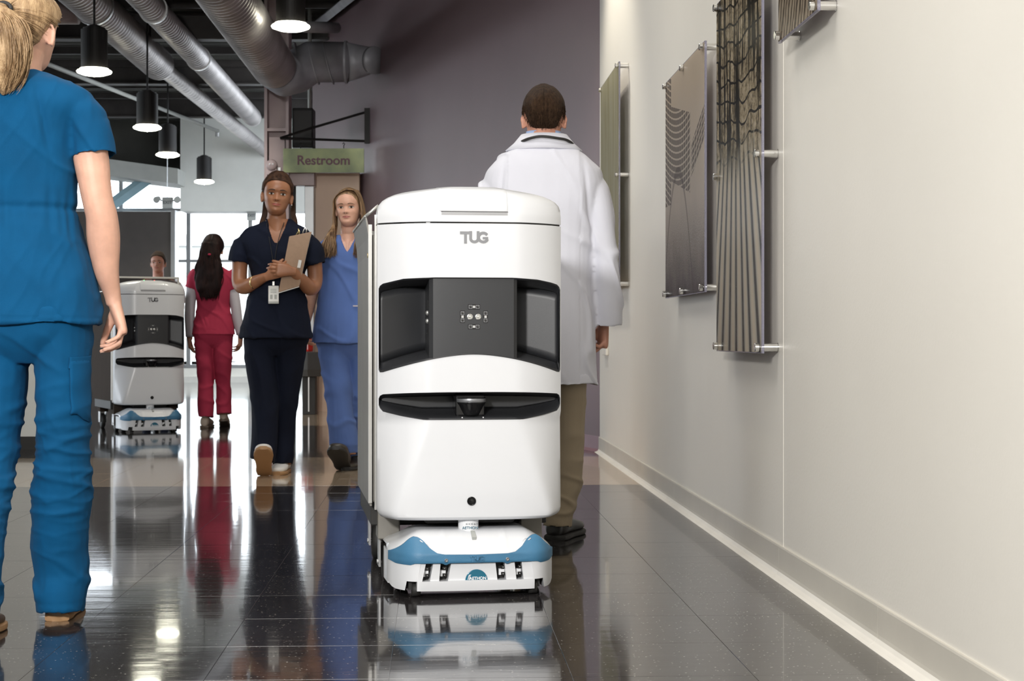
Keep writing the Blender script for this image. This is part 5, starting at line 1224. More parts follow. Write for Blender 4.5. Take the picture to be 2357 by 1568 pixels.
# =================================================== B: man in white coat, from behind
def make_B():
    Y = 6.6; s = F/Y
    t = empty('person', (P(1252, HY, Y).x, Y, 0), 0, 'person with short brown hair in long white coat and khaki trousers, walking away', 'person')
    o = Vector(t.location); X = lambda px: (px-CX)/s-o.x; Z = lambda py: HC+(HY-py)/s
    cx = X(1250); b = MB()
    HM = Matrix.Translation((X(1252), .02, Z(335))) @ Matrix.Rotation(PI, 4, 'Z') @ Matrix.Diagonal((.93, 1, 1, 1))
    add_head(b, HM, 0, 1.2)
    limb(b, [(X(1251), 0, Z(350), .078, .075), (X(1251), 0, Z(325), .066, .066), (X(1252), .01, Z(300), .064, .066), (X(1252), .02, Z(270), .06, .06)])
    torso(b, [(Z(340), cx, 0, .08, .06, .06), (Z(380), cx, 0, .18, .1, .1), (Z(460), cx, 0, .18, .12, .12), (Z(600), cx, 0, .165, .12, .11), (Z(800), cx, 0, .15, .10, .10)], 1)
    AR = [(X(1355), 0, Z(415), .045), (X(1380), -.01, Z(500), .043), (X(1391), -.01, Z(590), .040), (X(1394), .01, Z(660), .045), (X(1392), .04, Z(745), .030, .026)]
    limb(b, AR); limb(b, [(2*cx-a[0],)+a[1:] for a in AR])
    tips = hand(b, (X(1391), .045, Z(745)), (-.03, .05, -1), (-1, -.35, -.0), (-.1, 1, 0), fcurl=((.7, 1.2, .6), (.75, 1.25, .6), (.8, 1.25, .6), (.85, 1.2, .6)), thumb=(.35, .6), sc=.98)
    hand(b, (2*cx-X(1391), .045, Z(745)), (0, 0, -1), (1, 0, 0), (0, 1, 0), curls=(.6, .8, .4))
    RL = [(X(1311), 0, Z(830), .074, .09), (X(1310), 0, Z(888), .070, .088), (X(1309), .0, Z(960), .066, .082), (X(1306), .0, Z(1033), .0635, .078), (X(1303), -.02, Z(1107), .0635, .076), (X(1293), -.05, Z(1150), .057, .075), (X(1283), -.07, Z(1190), .060, .075), (X(1281), -.075, Z(1209), .057, .075)]
    LL = [(X(1200), 0, Z(830), .074, .09), (X(1198), .02, Z(960), .066, .082), (X(1196), .10, Z(1107), .060, .076), (X(1194), .20, Z(1200), .058, .07)]
    legs(b, RL, LL)
    body = link('body', remesh(b, .0045, 3), 'skin_man', t); nails(tips, body)
    def hl(a):
        return interp([(0, .185), (45, .175), (65, .150), (80, .105), (88, .100), (96, .125), (112, .095), (125, .070), (150, .058), (180, .055)], a*180/PI)
    rows = cap_hair(HM, hl, .004, lambda th_, f_, p: .008*math.sin(PI*min(1, f_*1.05))**.8+.0016*nz3(p.x*60, p.y*60, p.z*60)+.0025*nz3(p.x*18, p.y*18, p.z*18), top_off=.008); g = MB(); g.grid(rows); hair = link('hair', g.mesh(), 'hair_short', t); q = hair.modifiers.new('s', 'SOLIDIFY'); q.thickness = .006; q.offset = -1
    g = MB(); roots = []
    for i in range(1500):
        a = rnd.uniform(-PI, PI); z0 = hl(abs(a)); roots.append((a, z0+rnd.uniform(.02, .99)*(HH-.004-z0)))
    def sp(rt, i):
        a, z = rt; f_ = (z-.04)/(HH-.04); p = head_xyz(z, a, .004+.008*math.sin(PI*min(1, f_*1.05))**.8, False); nn = Vector((p.x, p.y, (p.z-.12)*.8)).normalized(); p = p+Vector((0, 0, .010*max(0, f_-.6)*1.6)); L_ = .005+.010*max(0, f_-.4); k_ = .25+.75*min(1, f_*2); return [HM @ p, HM @ (p+nn*L_*.45+Vector((0, 0, -.008*k_))), HM @ (p+nn*L_*.7+Vector((rnd.uniform(-.003, .003)*k_, rnd.uniform(-.003, .003)*k_, -.016*k_)))]
    strands(g, roots, sp, 2, .0011, .001); o_ = g.build('hair_strands', 'hair_short', hair, smooth=True); o_['kind'] = 'stuff'
    # blue shirt collar
    g = MB(); ring = lambda r, z, dz: [(X(1251)+r*math.cos(a), .006+r*.92*math.sin(a), z-dz*max(0, math.sin(a))) for a in [2*PI*i/40 for i in range(41)]]
    g.grid([ring(.0675, Z(303), .035), ring(.0700, Z(312), .035), ring(.0775, Z(330), .02), ring(.082, Z(338), .02)]); sh = link('shirt_collar', g.mesh(), 'shirt_blue', t); q = sh.modifiers.new('s', 'SOLIDIFY'); q.thickness = .004
    # coat
    c = MB()
    torso(c, [(Z(318), X(1252), 0, .080, .086, .076), (Z(333), X(1252), 0, .104, .095, .090), (Z(347), X(1251), 0, .140, .108, .104), (Z(362), cx, 0, .175, .122, .118), (Z(380), cx, 0, .204, .134, .128), (Z(398), cx, 0, .226, .138, .132), (Z(430), cx, 0, .236, .144, .136), (Z(480), cx, 0, .214, .150, .140), (Z(560), X(1252), 0, .200, .152, .132), (Z(650), X(1252), 0, .196, .150, .130), (Z(750), X(1252), 0, .203, .152, .142), (Z(887), X(1252), 0, .214, .160, .155)], 1, hollow=1, e=2.35)
    SL = [(X(1350), 0, Z(412), .040, .06), (X(1370), 0, Z(442), .056, .072), (X(1382), -.01, Z(500), .058, .07), (X(1391), -.012, Z(590), .0560, .066), (X(1398), 0, Z(670), .0570, .062), (X(1400), .02, Z(748), .0560, .060)]
    for L_ in ([(a[0], a[1], a[2], a[4], a[3]) for a in SL], [(2*cx-a[0], a[1], a[2], a[4], a[3]) for a in SL]): hollow_limb(c, L_)
    me = remesh(c, .0062, 3)
    def ex(p):
        ax = p.x-cx; d_ = 0
        arm = 1 if ax > .205 else 0
        d_ += .0085*fold(p.x*8+p.z*5, p.y*5, p.z*4)*(1 if abs(ax) > .14 else .3)
        d_ -= .009*rib((ax-(.168+(Z(440)-p.z)*.12))/.010)*rib((p.z-Z(470))/.13)*(1)
        d_ -= .009*rib((ax+(.168+(Z(440)-p.z)*.12))/.010)*rib((p.z-Z(470))/.13)
        d_ += .006*nz3(ax*7, p.y*5, p.z*1.1)
        d_ -= .0016*rib((p.z-Z(878))/.0018)
        return d_
    wrinkle(me, .004, 4, 4, 3, 4, ex); coat = link('lab_coat', me, 'coat_white', t)
    # turned-down coat collar
    def cr(r, ry, z, dz, w_=1): return [(X(1252)+r*math.cos(a), .0+ry*math.sin(a), z-dz*max(0, math.sin(a))**1.2) for a in [PI+PI*i/40 if False else (-PI*.08+PI*1.16*i/40)+PI for i in range(41)]]
    g = MB(); g.grid([cr(.084, .082, Z(313), 0), cr(.090, .088, Z(311), 0), cr(.118, .104, Z(331), 0), cr(.150, .114, Z(347), 0)]); co = link('coat_collar', g.mesh(), 'coat_white', t); q = co.modifiers.new('s', 'SOLIDIFY'); q.thickness = .006
    # trousers
    c = MB(); torso(c, [(Z(720), cx, 0, .165, .115, .12), (Z(820), cx, 0, .175, .12, .125), (Z(860), cx, 0, .14, .09, .10), (Z(890), cx, 0, .08, .05, .05)], 1)
    for L_ in (RL, LL): hollow_limb(c, [(a[0], a[1], a[2], a[4], a[3]) for a in L_])
    me = remesh(c, .006, 3); wrinkle(me, .004, 6, 6, 4, 5, lambda p: +.009*math.exp(-((p.z-Z(1140))/.12)**2)*fold(p.x*6+p.z*5, p.y*4, p.z*10)+.003*fold(p.x*5, p.y*4, p.z*6)); link('trousers', me, 'khaki', t)
    shoe('shoe', (X(1276), -.115, 0), PI-.30, 0, parent=t, up_m='shoe_black', sole_m='rubber_black', w_=.056, h=.09, L_=.30)
    shoe('shoe', (X(1196), .14, .015), PI, 0, parent=t, up_m='shoe_black', sole_m='rubber_black', w_=.052, h=.085, L_=.29)
    # stethoscope hung round the collar
    st_ = empty('stethoscope', t.location+Vector((0, 0, Z(345))), 0, 'black stethoscope tubing around the white coat\'s collar', 'stethoscope'); z0 = Z(345)
    pts = [(X(1178), .16, Z(392)-z0), (X(1182), .09, Z(352)-z0), (X(1194), -.02, Z(334)-z0), (X(1210), -.092, Z(328)-z0), (X(1235), -.118, Z(323)-z0), (X(1255), -.122, Z(323)-z0), (X(1280), -.116, Z(326)-z0), (X(1303), -.092, Z(329)-z0), (X(1320), -.02, Z(336)-z0), (X(1331), .09, Z(352)-z0), (X(1332), .165, Z(395)-z0)]
    g = MB(); g.tube(catmull(pts, 6), .0055, 10); g.build('tubing', 'rubber_black', st_, smooth=True)
    g = MB(); e_ = Vector(pts[-1]); g.tube([e_, e_+Vector((-.01, .01, -.10))], .004, 8); g.tube([e_+Vector((-.01, .01, -.10)), e_+Vector((-.01, .012, -.115))], .018, 14); g.build('chest_piece', 'chrome', st_, smooth=False)
    return t
# =================================================== C: woman in navy scrubs with clipboard
def make_C():
    Y = 9.66; s = F/Y
    t = empty('person', (P(636, HY, Y).x, Y, 0), 0, 'person in navy scrubs walking forward, holding a brown clipboard', 'person')
    o = Vector(t.location); X = lambda px: (px-CX)/s-o.x; Z = lambda py: HC+(HY-py)/s
    b = MB(); cx = X(637)
    HM = Matrix.Translation((X(636), -.035, Z(497))) @ Matrix.Rotation(math.radians(5), 4, 'Y') @ Matrix.Rotation(math.radians(8), 4, 'Z') @ Matrix.Scale(1.045, 4)
    add_head(b, HM, .8)
    limb(b, [(X(637), .02, Z(528), .075, .065), (X(637), .01, Z(512), .060, .055), (X(637), -.0, Z(498), .052, .054), (X(637), -.0, Z(480), .05, .05)])
    torso(b, [(Z(515), cx, .01, .075, .05, .06), (Z(523), cx, .01, .13, .065, .075), (Z(537), cx, 0, .158, .08, .085), (Z(562), cx, 0, .160, .10, .10), (Z(600), X(640), 0, .14, .115, .10), (Z(660), X(638), 0, .125, .095, .09), (Z(730), X(636), 0, .17, .11, .11), (Z(790), X(636), 0, .12, .08, .09)], -1)
    LA = [(X(572), 0, Z(556), .036), (X(556), .0, Z(580), .048), (X(551), .01, Z(620), .044), (X(552), .0, Z(652), .044), (X(566), -.04, Z(661), .043), (X(590), -.10, Z(652), .037), (X(614), -.165, Z(643), .028, .025), (X(627), -.19, Z(639), .025, .020)]
    RA = [(X(702), 0, Z(556), .036), (X(718), .0, Z(580), .048), (X(724), .01, Z(620), .044), (X(724), .0, Z(652), .044), (X(716), -.05, Z(664), .043), (X(702), -.12, Z(648), .037), (X(688), -.18, Z(632), .028, .025), (X(682), -.20, Z(626), .025, .020)]
    limb(b, LA, up=(0, 1, 0)); limb(b, RA, up=(0, 1, 0))
    t1 = hand(b, (X(627), -.19, Z(639)), (1, -.18, .42), (.15, .9, .25), (-.3, .0, 1), fcurl=((.25, .75, .35), (.30, .8, .35), (.35, .85, .35), (.45, .9, .4)), thumb=(.35, .35), sc=.93)
    t2 = hand(b, (X(684), -.20, Z(628)), (-1, -.28, .10), (-.1, .95, -.1), (.1, .0, 1), fcurl=((.30, .7, .3), (.35, .75, .3), (.4, .8, .3), (.45, .85, .35)), thumb=(.40, .3), sc=.93)
    L1_ = [(X(598), 0, Z(780), .095, .10), (X(603), -.02, Z(850), .088, .095), (X(612), -.05, Z(920), .080, .088), (X(615), -.10, Z(1000), .076, .08), (X(614), -.14, Z(1040), .074, .08), (X(612), -.15, Z(1056), .070, .08)]
    L2_ = [(X(668), .02, Z(780), .095, .10), (X(664), .03, Z(850), .085, .095), (X(654), .05, Z(930), .072, .088), (X(650), .06, Z(1000), .066, .08), (X(650), .03, Z(1050), .060, .078), (X(650), .02, Z(1070), .058, .076)]
    legs(b, L1_, L2_)
    body = link('body', remesh(b, .0036, 2), 'skin_brown', t); face_parts(HM, body, lip='lip_rose'); nails(t2, body, sc=.93)
    # hair pulled back with a tail behind the neck
    def hl(a): return interp([(0, .186), (30, .182), (52, .170), (70, .135), (82, .112), (92, .122), (106, .09), (130, .055), (180, .045)], a*180/PI)
    rows = cap_hair(HM, hl, .010, lambda th_, f_, p: .0015*nz3(p.x*50, p.y*30, p.z*50), top_off=.005); g = MB(); g.grid(rows); hair = link('hair', g.mesh(), 'hair_dark', t); q = hair.modifiers.new('s', 'SOLIDIFY'); q.thickness = .007; q.offset = -1
    g = MB(); roots = []
    for i in range(360): a = rnd.uniform(-2.2, 2.2); z0 = hl(abs(a)); roots.append((a, z0+rnd.uniform(0, .7)*(HH-z0)))
    def sp(rt, i):
        a, z = rt; out = []
        p0 = head_xyz(min(z, HH-.003), a, .008, False); e = Vector((0, .115, .11)); c0 = Vector((0, .008, .118)); v0 = p0-c0; v1 = e-c0
        for j in range(5):
            f_ = j/4; d_ = v0.normalized().lerp(v1.normalized(), f_).normalized(); out.append(c0+Vector((d_.x*.086, d_.y*.112, d_.z*.124))*1.005 if j else p0)
        return [HM @ p for p in out]
    strands(g, roots, sp, 8, .0015, .0015); o_ = g.build('hair_strands', 'hair_dark', hair, smooth=True); o_['kind'] = 'stuff'
    g = MB()
    for xa, xb in ((606, 601), (671, 676)):
        for i in range(60):
            q0 = rnd.uniform(-9, 9)*.6; pts = [(X(xa+q0*.5), .05, Z(470+rnd.uniform(-8, 8))), (X(xa+q0), .06, Z(490)), (X(xb+q0), .05, Z(508+rnd.uniform(-3, 3))), (X(xb+q0*1.2+rnd.uniform(-2, 2)), .04, Z(524+rnd.uniform(-7, 5)))]
            g.tube(catmull(pts, 3), [.0034]*9+[.001], 4, False)
    o_ = g.build('loose_tail', 'hair_dark', hair, smooth=True); o_['kind'] = 'stuff'
    g = MB(); g.sphere(HM @ Vector((.082, .004, .064)), .0045, 10, 6); g.build('earring', 'chrome', body, smooth=True)
    # top
    c = MB()
    torso(c, [(Z(507), cx, .02, .080, .062, .070), (Z(514), cx, .012, .110, .074, .082), (Z(524), cx, .0, .165, .092, .098), (Z(534), cx, 0, .192, .106, .106), (Z(546), cx, 0, .212, .116, .112), (Z(565), cx, 0, .206, .126, .116), (Z(600), X(640), 0, .170, .135, .112), (Z(650), X(640), 0, .150, .115, .104), (Z(700), X(637), 0, .175, .128, .118), (Z(745), X(636), 0, .198, .140, .130), (Z(779), X(636), 0, .208, .146, .138)], -1, hollow=1)
    for pts in ([(X(582), 0, Z(548), .04, .058), (X(564), 0, Z(562), .053, .064), (X(554), 0, Z(578), .060, .066), (X(549), .0, Z(603), .061, .066)], [(X(692), 0, Z(548), .04, .058), (X(710), 0, Z(562), .053, .064), (X(720), 0, Z(580), .060, .066), (X(727), .0, Z(610), .060, .066)]): hollow_limb(c, [(a[0], a[1], a[2], a[4], a[3]) for a in pts])
    me = remesh(c, .0055, 3)
    wrinkle(me, .005, 6, 6, 3.5, 6, lambda p: .006*fold(p.x*6+p.z*5, p.y*5, p.z*6))
    # open V neck: sink the cloth behind the skin of the chest
    def vneck(me, x0, ztop, zbot, hw, yc, depth):
        for v in me.vertices:
            if v.co.y < yc and zbot < v.co.z < ztop+.06:
                f_ = (v.co.z-zbot)/(ztop-zbot); w_ = hw*f_**.8
                d_ = abs(v.co.x-x0)
                if d_ < w_: v.co.y += depth*min(1, (w_-d_)/.006+.25)*min(1, f_*3)
    vneck(me, X(641), Z(512), Z(570), .060, .0, .055)
    top = link('scrub_top', me, 'scrub_navy', t)
    # chest skin visible in the neckline
    g = MB(); rows = []
    for i in range(9):
        f_ = i/8; z = lerp(Z(569), Z(505), f_); w_ = .004+.056*f_**.85; rows.append([(X(641)+w_*(k/4-1), lerp(-.098, -.052, f_)-.004+.03*abs(k/4-1)**2*f_, z) for k in range(9)])
    g.grid(rows); o_ = link('chest', g.mesh(), 'skin_brown', body)
    for s_ in (-1, 1):
        g = MB(); g.tube([(X(641)+s_*(.004+.060*f_**.85), lerp(-.106, -.062, f_)+.03*f_, lerp(Z(572), Z(505), f_)) for f_ in [i/8 for i in range(9)]], [(.0035, .006)]*9, 6); g.build('neck_edge', 'scrub_navy', top, smooth=True)
    # trousers
    c = MB(); torso(c, [(Z(690), X(636), 0, .165, .11, .11), (Z(760), X(636), 0, .188, .12, .125), (Z(795), X(636), 0, .170, .10, .11), (Z(820), X(636), 0, .09, .06, .06)], -1)
    for L_ in (L1_, L2_): hollow_limb(c, [(a[0], a[1], a[2], a[4], a[3]) for a in L_])
    me = remesh(c, .006, 3); wrinkle(me, .004, 7, 7, 2, 9, lambda p: .005*fold(p.x*7, p.y*6, p.z*3)); link('trousers', me, 'scrub_navy', t)
    shoe('shoe', (X(618), -.17, .005), .12, math.radians(38), parent=t, up_m='shoe_white', sole_m='sole_tan', w_=.050, L_=.26, h=.095)
    shoe('shoe', (X(650), .10, 0), -.05, 0, parent=t, up_m='shoe_white', sole_m='sole_tan', w_=.048, L_=.25, h=.08)
    # bracelet, lanyard with badge, clipboard are things of their own
    br = MB(); br.tube([(.036*math.cos(a), .0, .034*math.sin(a)) for a in [2*PI*i/24 for i in range(25)]], (.0045), 8); o_ = br.build('bracelet', 'gold', smooth=True); o_.location = o+Vector((X(591), -.105, Z(651))); o_.rotation_euler = (0, math.radians(-12), math.radians(62)); tag(o_, 'thin pale metal bracelet on the wrist above the navy trousers', 'bracelet')
    lb = empty('name_badge', o+Vector((X(639), -.165, Z(660))), 0, 'white name badge on a black lanyard over navy scrubs', 'badge')
    q0 = Vector((X(639), -.165, Z(660)))
    def R(px, y, py): return Vector((X(px), y, Z(py)))-q0
    g = MB(); g.box(-.029, .029, -.002, .002, -.10, 0); bd = g.build('card', 'paper', lb, bevel=.003)
    g = MB(); g.box(-.028, .028, -.0028, .0028, -.10, -.088); g.build('card_band', 'wall_grey', bd)
    for k in range(3): g = MB(); g.box(-.017, .017, -.0028, -.0018, -.022-.009*k, -.018-.009*k); g.build('print_line', 'wall_grey', bd)
    for x in (-.012, .012): g = MB(); g.box(x-.007, x+.007, -.0028, -.0018, -.075, -.050); g.build('print_block', 'wall_grey', bd)
    g = MB(); g.box(-.007, .007, -.004, .004, 0, .026); g.build('clip', 'chrome', lb, bevel=.002)
    for pts in ([R(656, .03, 503), R(656, -.075, 520), R(650, -.118, 545), R(645, -.148, 575), R(641, -.158, 610), R(639, -.163, 653)], [R(618, .03, 503), R(618, -.070, 520), R(626, -.118, 550), R(633, -.150, 580), R(638, -.158, 612), R(639, -.163, 653)]):
        g = MB(); g.tube(catmull(pts, 5), [(.0042, .0016)]*26, 6); g.build('lanyard', 'rubber_black', lb, smooth=True)
    # clipboard, held against the body at a slant
    cb = empty('clipboard', o+Vector((X(683), -.215, Z(610))), 0, 'brown hardboard clipboard held upright against navy scrubs', 'clipboard'); q0 = Vector((X(683), -.215, Z(610)))
    def R2(px, y, py): return Vector((X(px), y, Z(py)))-q0
    co = [R2(651, -.185, 675), R2(697, -.175, 661), R2(726, -.185, 538), R2(676, -.195, 549)]
    nrm = Vector((.05, 1, .05))*.004; g = MB(); g.loft([[tuple(p) for p in co], [tuple(p+nrm) for p in co]]); bd = g.build('board', 'board_brown', cb, bevel=.003)
    tp = (co[2]+co[3])/2; ax = (co[2]-co[3]).normalized(); upv = (co[3]-co[0]).normalized()
    for s_ in (-1, 1):
        g = MB(); p = tp+ax*s_*.020+Vector((0, .008, 0)); g.tube([p-upv*.01-ax*.010, p+upv*.020-ax*.006*s_, p+upv*.034, p+upv*.018+ax*.010, p-upv*.01+ax*.010], .0038, 8); g.build('clip_loop', 'gold' if s_ < 0 else 'chrome', cb, smooth=True)
    g = MB(); p = R2(699, -.190, 611); g.tube([p-upv*.022, p+upv*.022], [(.002, .009)]*2, 8); g.build('label', 'paper', cb)
    g = MB(); g.loft([[tuple(p+nrm*1.3-upv*.006) for p in co], [tuple(p+nrm*2.2-upv*.006) for p in co]]); g.build('paper_sheets', 'paper', cb)
    return t
# =================================================== D: woman in light blue scrubs
def make_D():
    Y = 9.98; s = F/Y
    t = empty('person', (P(800, HY, Y).x, Y, 0), 0, 'person in light blue scrubs with long fair hair, half behind the big robot', 'person')
    o = Vector(t.location); X = lambda px: (px-CX)/s-o.x; Z = lambda py: HC+(HY-py)/s
    b = MB(); cx = X(800)
    HM = Matrix.Translation((X(805), -.03, Z(523))) @ Matrix.Rotation(math.radians(-2), 4, 'Y') @ Matrix.Rotation(math.radians(-6), 4, 'Z') @ Matrix.Scale(.98, 4)
    add_head(b, HM, 1.0)
    limb(b, [(X(804), .02, Z(556), .07, .06), (X(804), .01, Z(540), .054, .052), (X(804), 0, Z(525), .050, .050), (X(804), 0, Z(505), .048, .048)])
    torso(b, [(Z(545), cx, .01, .07, .05, .06), (Z(552), cx, .01, .12, .062, .072), (Z(563), cx, 0, .16, .08, .09), (Z(600), cx, 0, .15, .105, .10), (Z(690), cx, 0, .13, .095, .09), (Z(780), cx, 0, .12, .08, .09)], -1)
    AL = [(X(746), 0, Z(568), .042), (X(736), .0, Z(600), .042), (X(725), .02, Z(650), .038), (X(718), .01, Z(675), .037), (X(713), -.02, Z(705), .034), (X(710), -.05, Z(738), .024, .021), (X(708), -.06, Z(750), .024, .02)]
    limb(b, AL); limb(b, [(2*cx-a[0],)+a[1:] for a in AL]); hand(b, (X(708), -.06, Z(748)), (-.15, -.25, -1), (1, 0, 0), (0, -1, 0), sc=.9); hand(b, (2*cx-X(708), -.06, Z(748)), (.05, -.1, -1), (-1, 0, 0), (0, -1, 0), sc=.9)
    L1_ = [(X(768), 0, Z(790), .098, .10), (X(774), -.02, Z(850), .090, .095), (X(782), -.06, Z(910), .080, .088), (X(788), -.08, Z(960), .082, .084), (X(796), -.07, Z(1010), .092, .09), (X(799), -.05, Z(1035), .092, .09), (X(800), -.05, Z(1046), .088, .088)]
    L2_ = [(X(828), .02, Z(790), .095, .10), (X(826), .03, Z(850), .085, .095), (X(820), .05, Z(930), .078, .088), (X(803), .12, Z(1010), .082, .08), (X(796), .14, Z(1066), .080, .078)]
    legs(b, L1_, L2_)
    body = link('body', remesh(b, .0038, 2), 'skin_fair', t); face_parts(HM, body, brow='brow_light', lip='lip_pink')
    # long hair parted on the right of the picture
    def hl(a): return interp([(0, .192), (30, .184), (55, .150), (75, .10), (90, .06), (180, .03)], a*180/PI)
    rows = cap_hair(HM, hl, .003, None, top_off=.003); g = MB(); g.grid(rows); hair = link('hair', g.mesh(), 'hair_brownish', t); q = hair.modifiers.new('s', 'SOLIDIFY'); q.thickness = .007; q.offset = -1
    g = MB()
    def lock(side, i, n_):
        # from the parting over the temple, past the face and down on the shoulder
        f_ = rnd.random(); x0 = .016; d_ = side; back = rnd.random()
        p = [Vector((x0, -.074+.14*back, .217+.014*math.sin(PI*min(1, back*1.2)))), Vector((x0+d_*.036, -.078+.13*back, .209+.010*back)), Vector((d_*.074, -.056+.11*back, .170)), Vector((d_*(.0815+.006*rnd.random()), -.042+.10*back, .115)), Vector((d_*(.082+.010*rnd.random()), -.040+.10*back, .06)), Vector((d_*(.080+.016*rnd.random()), -.040+.08*back, .01))]
        out = [HM @ q_ for q_ in p]; ln = rnd.uniform(.72, 1.0)
        base = out[-1]; sx = -1 if side < 0 else 1
        xe = X(764) if side < 0 else X(834); w_ = rnd.uniform(-.050, .040)*(.8 if side < 0 else .6); ye = -.150+rnd.uniform(-.01, .02)+.07*back
        z1 = lerp(Z(548), Z(556), back); z2 = Z(590); 
        out.append(Vector((lerp(base.x, xe+w_, .55), lerp(base.y, ye, .75), lerp(base.z, z1, .8)))); out.append(Vector((xe+w_+.008*math.sin(i), ye-.012, lerp(z1, z2, .5*ln)))); out.append(Vector((xe+w_*1.15+.016*math.sin(i*1.7)-sx*-.006, ye-.012, lerp(z1, z2-.02, ln))))
        return out
    for side, n_ in ((-1, 330), (1, 240)):
        for i in range(n_):
            pts = lock(side, i, n_); g.tube(catmull([tuple(p) for p in pts], 3), [.0030]*22+[.0022, .0014, .0006], 4, False)
    o_ = g.build('long_locks', 'hair_brownish', hair, smooth=True); o_['kind'] = 'stuff'
    c = MB()
    torso(c, [(Z(541), cx, .02, .082, .062, .072), (Z(547), cx, .012, .108, .074, .084), (Z(556), cx, .0, .155, .092, .098), (Z(570), cx, 0, .180, .108, .108), (Z(600), cx, 0, .168, .132, .114), (Z(650), cx, 0, .158, .130, .108), (Z(700), X(799), 0, .178, .136, .118), (Z(750), X(797), 0, .196, .146, .130), (Z(790), X(796), 0, .202, .150, .138)], -1, hollow=1)
    for pts in ([(X(760), 0, Z(562), .05, .066), (X(745), 0, Z(580), .056, .064), (X(738), 0, Z(605), .056, .062), (X(733), .0, Z(632), .056, .062)], [(2*cx-X(760), 0, Z(562), .05, .066), (2*cx-X(745), 0, Z(580), .056, .064), (2*cx-X(738), 0, Z(605), .056, .062), (2*cx-X(733), .0, Z(632), .056, .062)]): hollow_limb(c, [(a[0], a[1], a[2], a[4], a[3]) for a in pts])
    me = remesh(c, .0055, 3)
    wrinkle(me, .005, 6, 6, 3.5, 16, lambda p: .007*fold(p.x*6+p.z*4, p.y*5, p.z*4)+.003*math.exp(-((p.z-Z(775))/.05)**2)*fold(p.x*14, p.y*3, p.z*2))
    for v in me.vertices:
        zb, zt_ = Z(586), Z(546)
        if v.co.y < 0 and zb < v.co.z < zt_+.06:
            f_ = (v.co.z-zb)/(zt_-zb); w_ = .048*f_; d_ = abs(v.co.x-X(803))
            if d_ < w_: v.co.y += .055*min(1, (w_-d_)/.006+.25)*min(1, f_*3)
    top = link('scrub_top', me, 'scrub_light', t)
    g = MB(); rows = []
    for i in range(9):
        f_ = i/8; z = lerp(Z(585), Z(540), f_); w_ = .003+.046*f_; rows.append([(X(803)+w_*(k/4-1), lerp(-.104, -.052, f_)-.004+.03*abs(k/4-1)**2*f_, z) for k in range(9)])
    g.grid(rows); link('chest', g.mesh(), 'skin_fair', body)
    for s_ in (-1, 1):
        g = MB(); g.tube([(X(803)+s_*(.003+.050*f_), lerp(-.112, -.062, f_)+.03*f_, lerp(Z(588), Z(542), f_)) for f_ in [i/8 for i in range(9)]], [(.0035, .007)]*9, 6); g.build('neck_edge', 'scrub_light', top, smooth=True)
    g = MB(); g.loft([[(X(818), -.152, Z(704)), (X(836), -.146, Z(704)), (X(836), -.146, Z(707)), (X(818), -.152, Z(707))], [(X(818), -.146, Z(704)), (X(836), -.140, Z(704)), (X(836), -.140, Z(707)), (X(818), -.146, Z(707))]]); g.build('pocket_edge', 'shirt_grey', top)
    c = MB(); torso(c, [(Z(700), X(797), 0, .165, .11, .11), (Z(780), X(797), 0, .186, .12, .125), (Z(812), X(798), 0, .15, .09, .10), (Z(832), X(798), 0, .08, .05, .05)], -1)
    for L_ in (L1_, L2_): hollow_limb(c, [(a[0], a[1], a[2], a[4], a[3]) for a in L_])
    me = remesh(c, .006, 3); wrinkle(me, .004, 7, 7, 2.5, 19, lambda p: .010*fold(p.x*5+p.z*3, p.y*5, p.z*5+.3)*math.exp(-((p.z-Z(920))/.25)**2)+.003*fold(p.x*8, p.y*6, p.z*2)); link('trousers', me, 'scrub_light', t)
    shoe('shoe', (X(794), -.10, .004), -.10, math.radians(30), parent=t, up_m='shoe_dark', sole_m='rubber_black', w_=.056, L_=.27, h=.10)
    shoe('shoe', (X(822), .10, .0), -.2, 0, parent=t, up_m='shoe_dark', sole_m='rubber_black', w_=.046, L_=.25, h=.07)
    return t
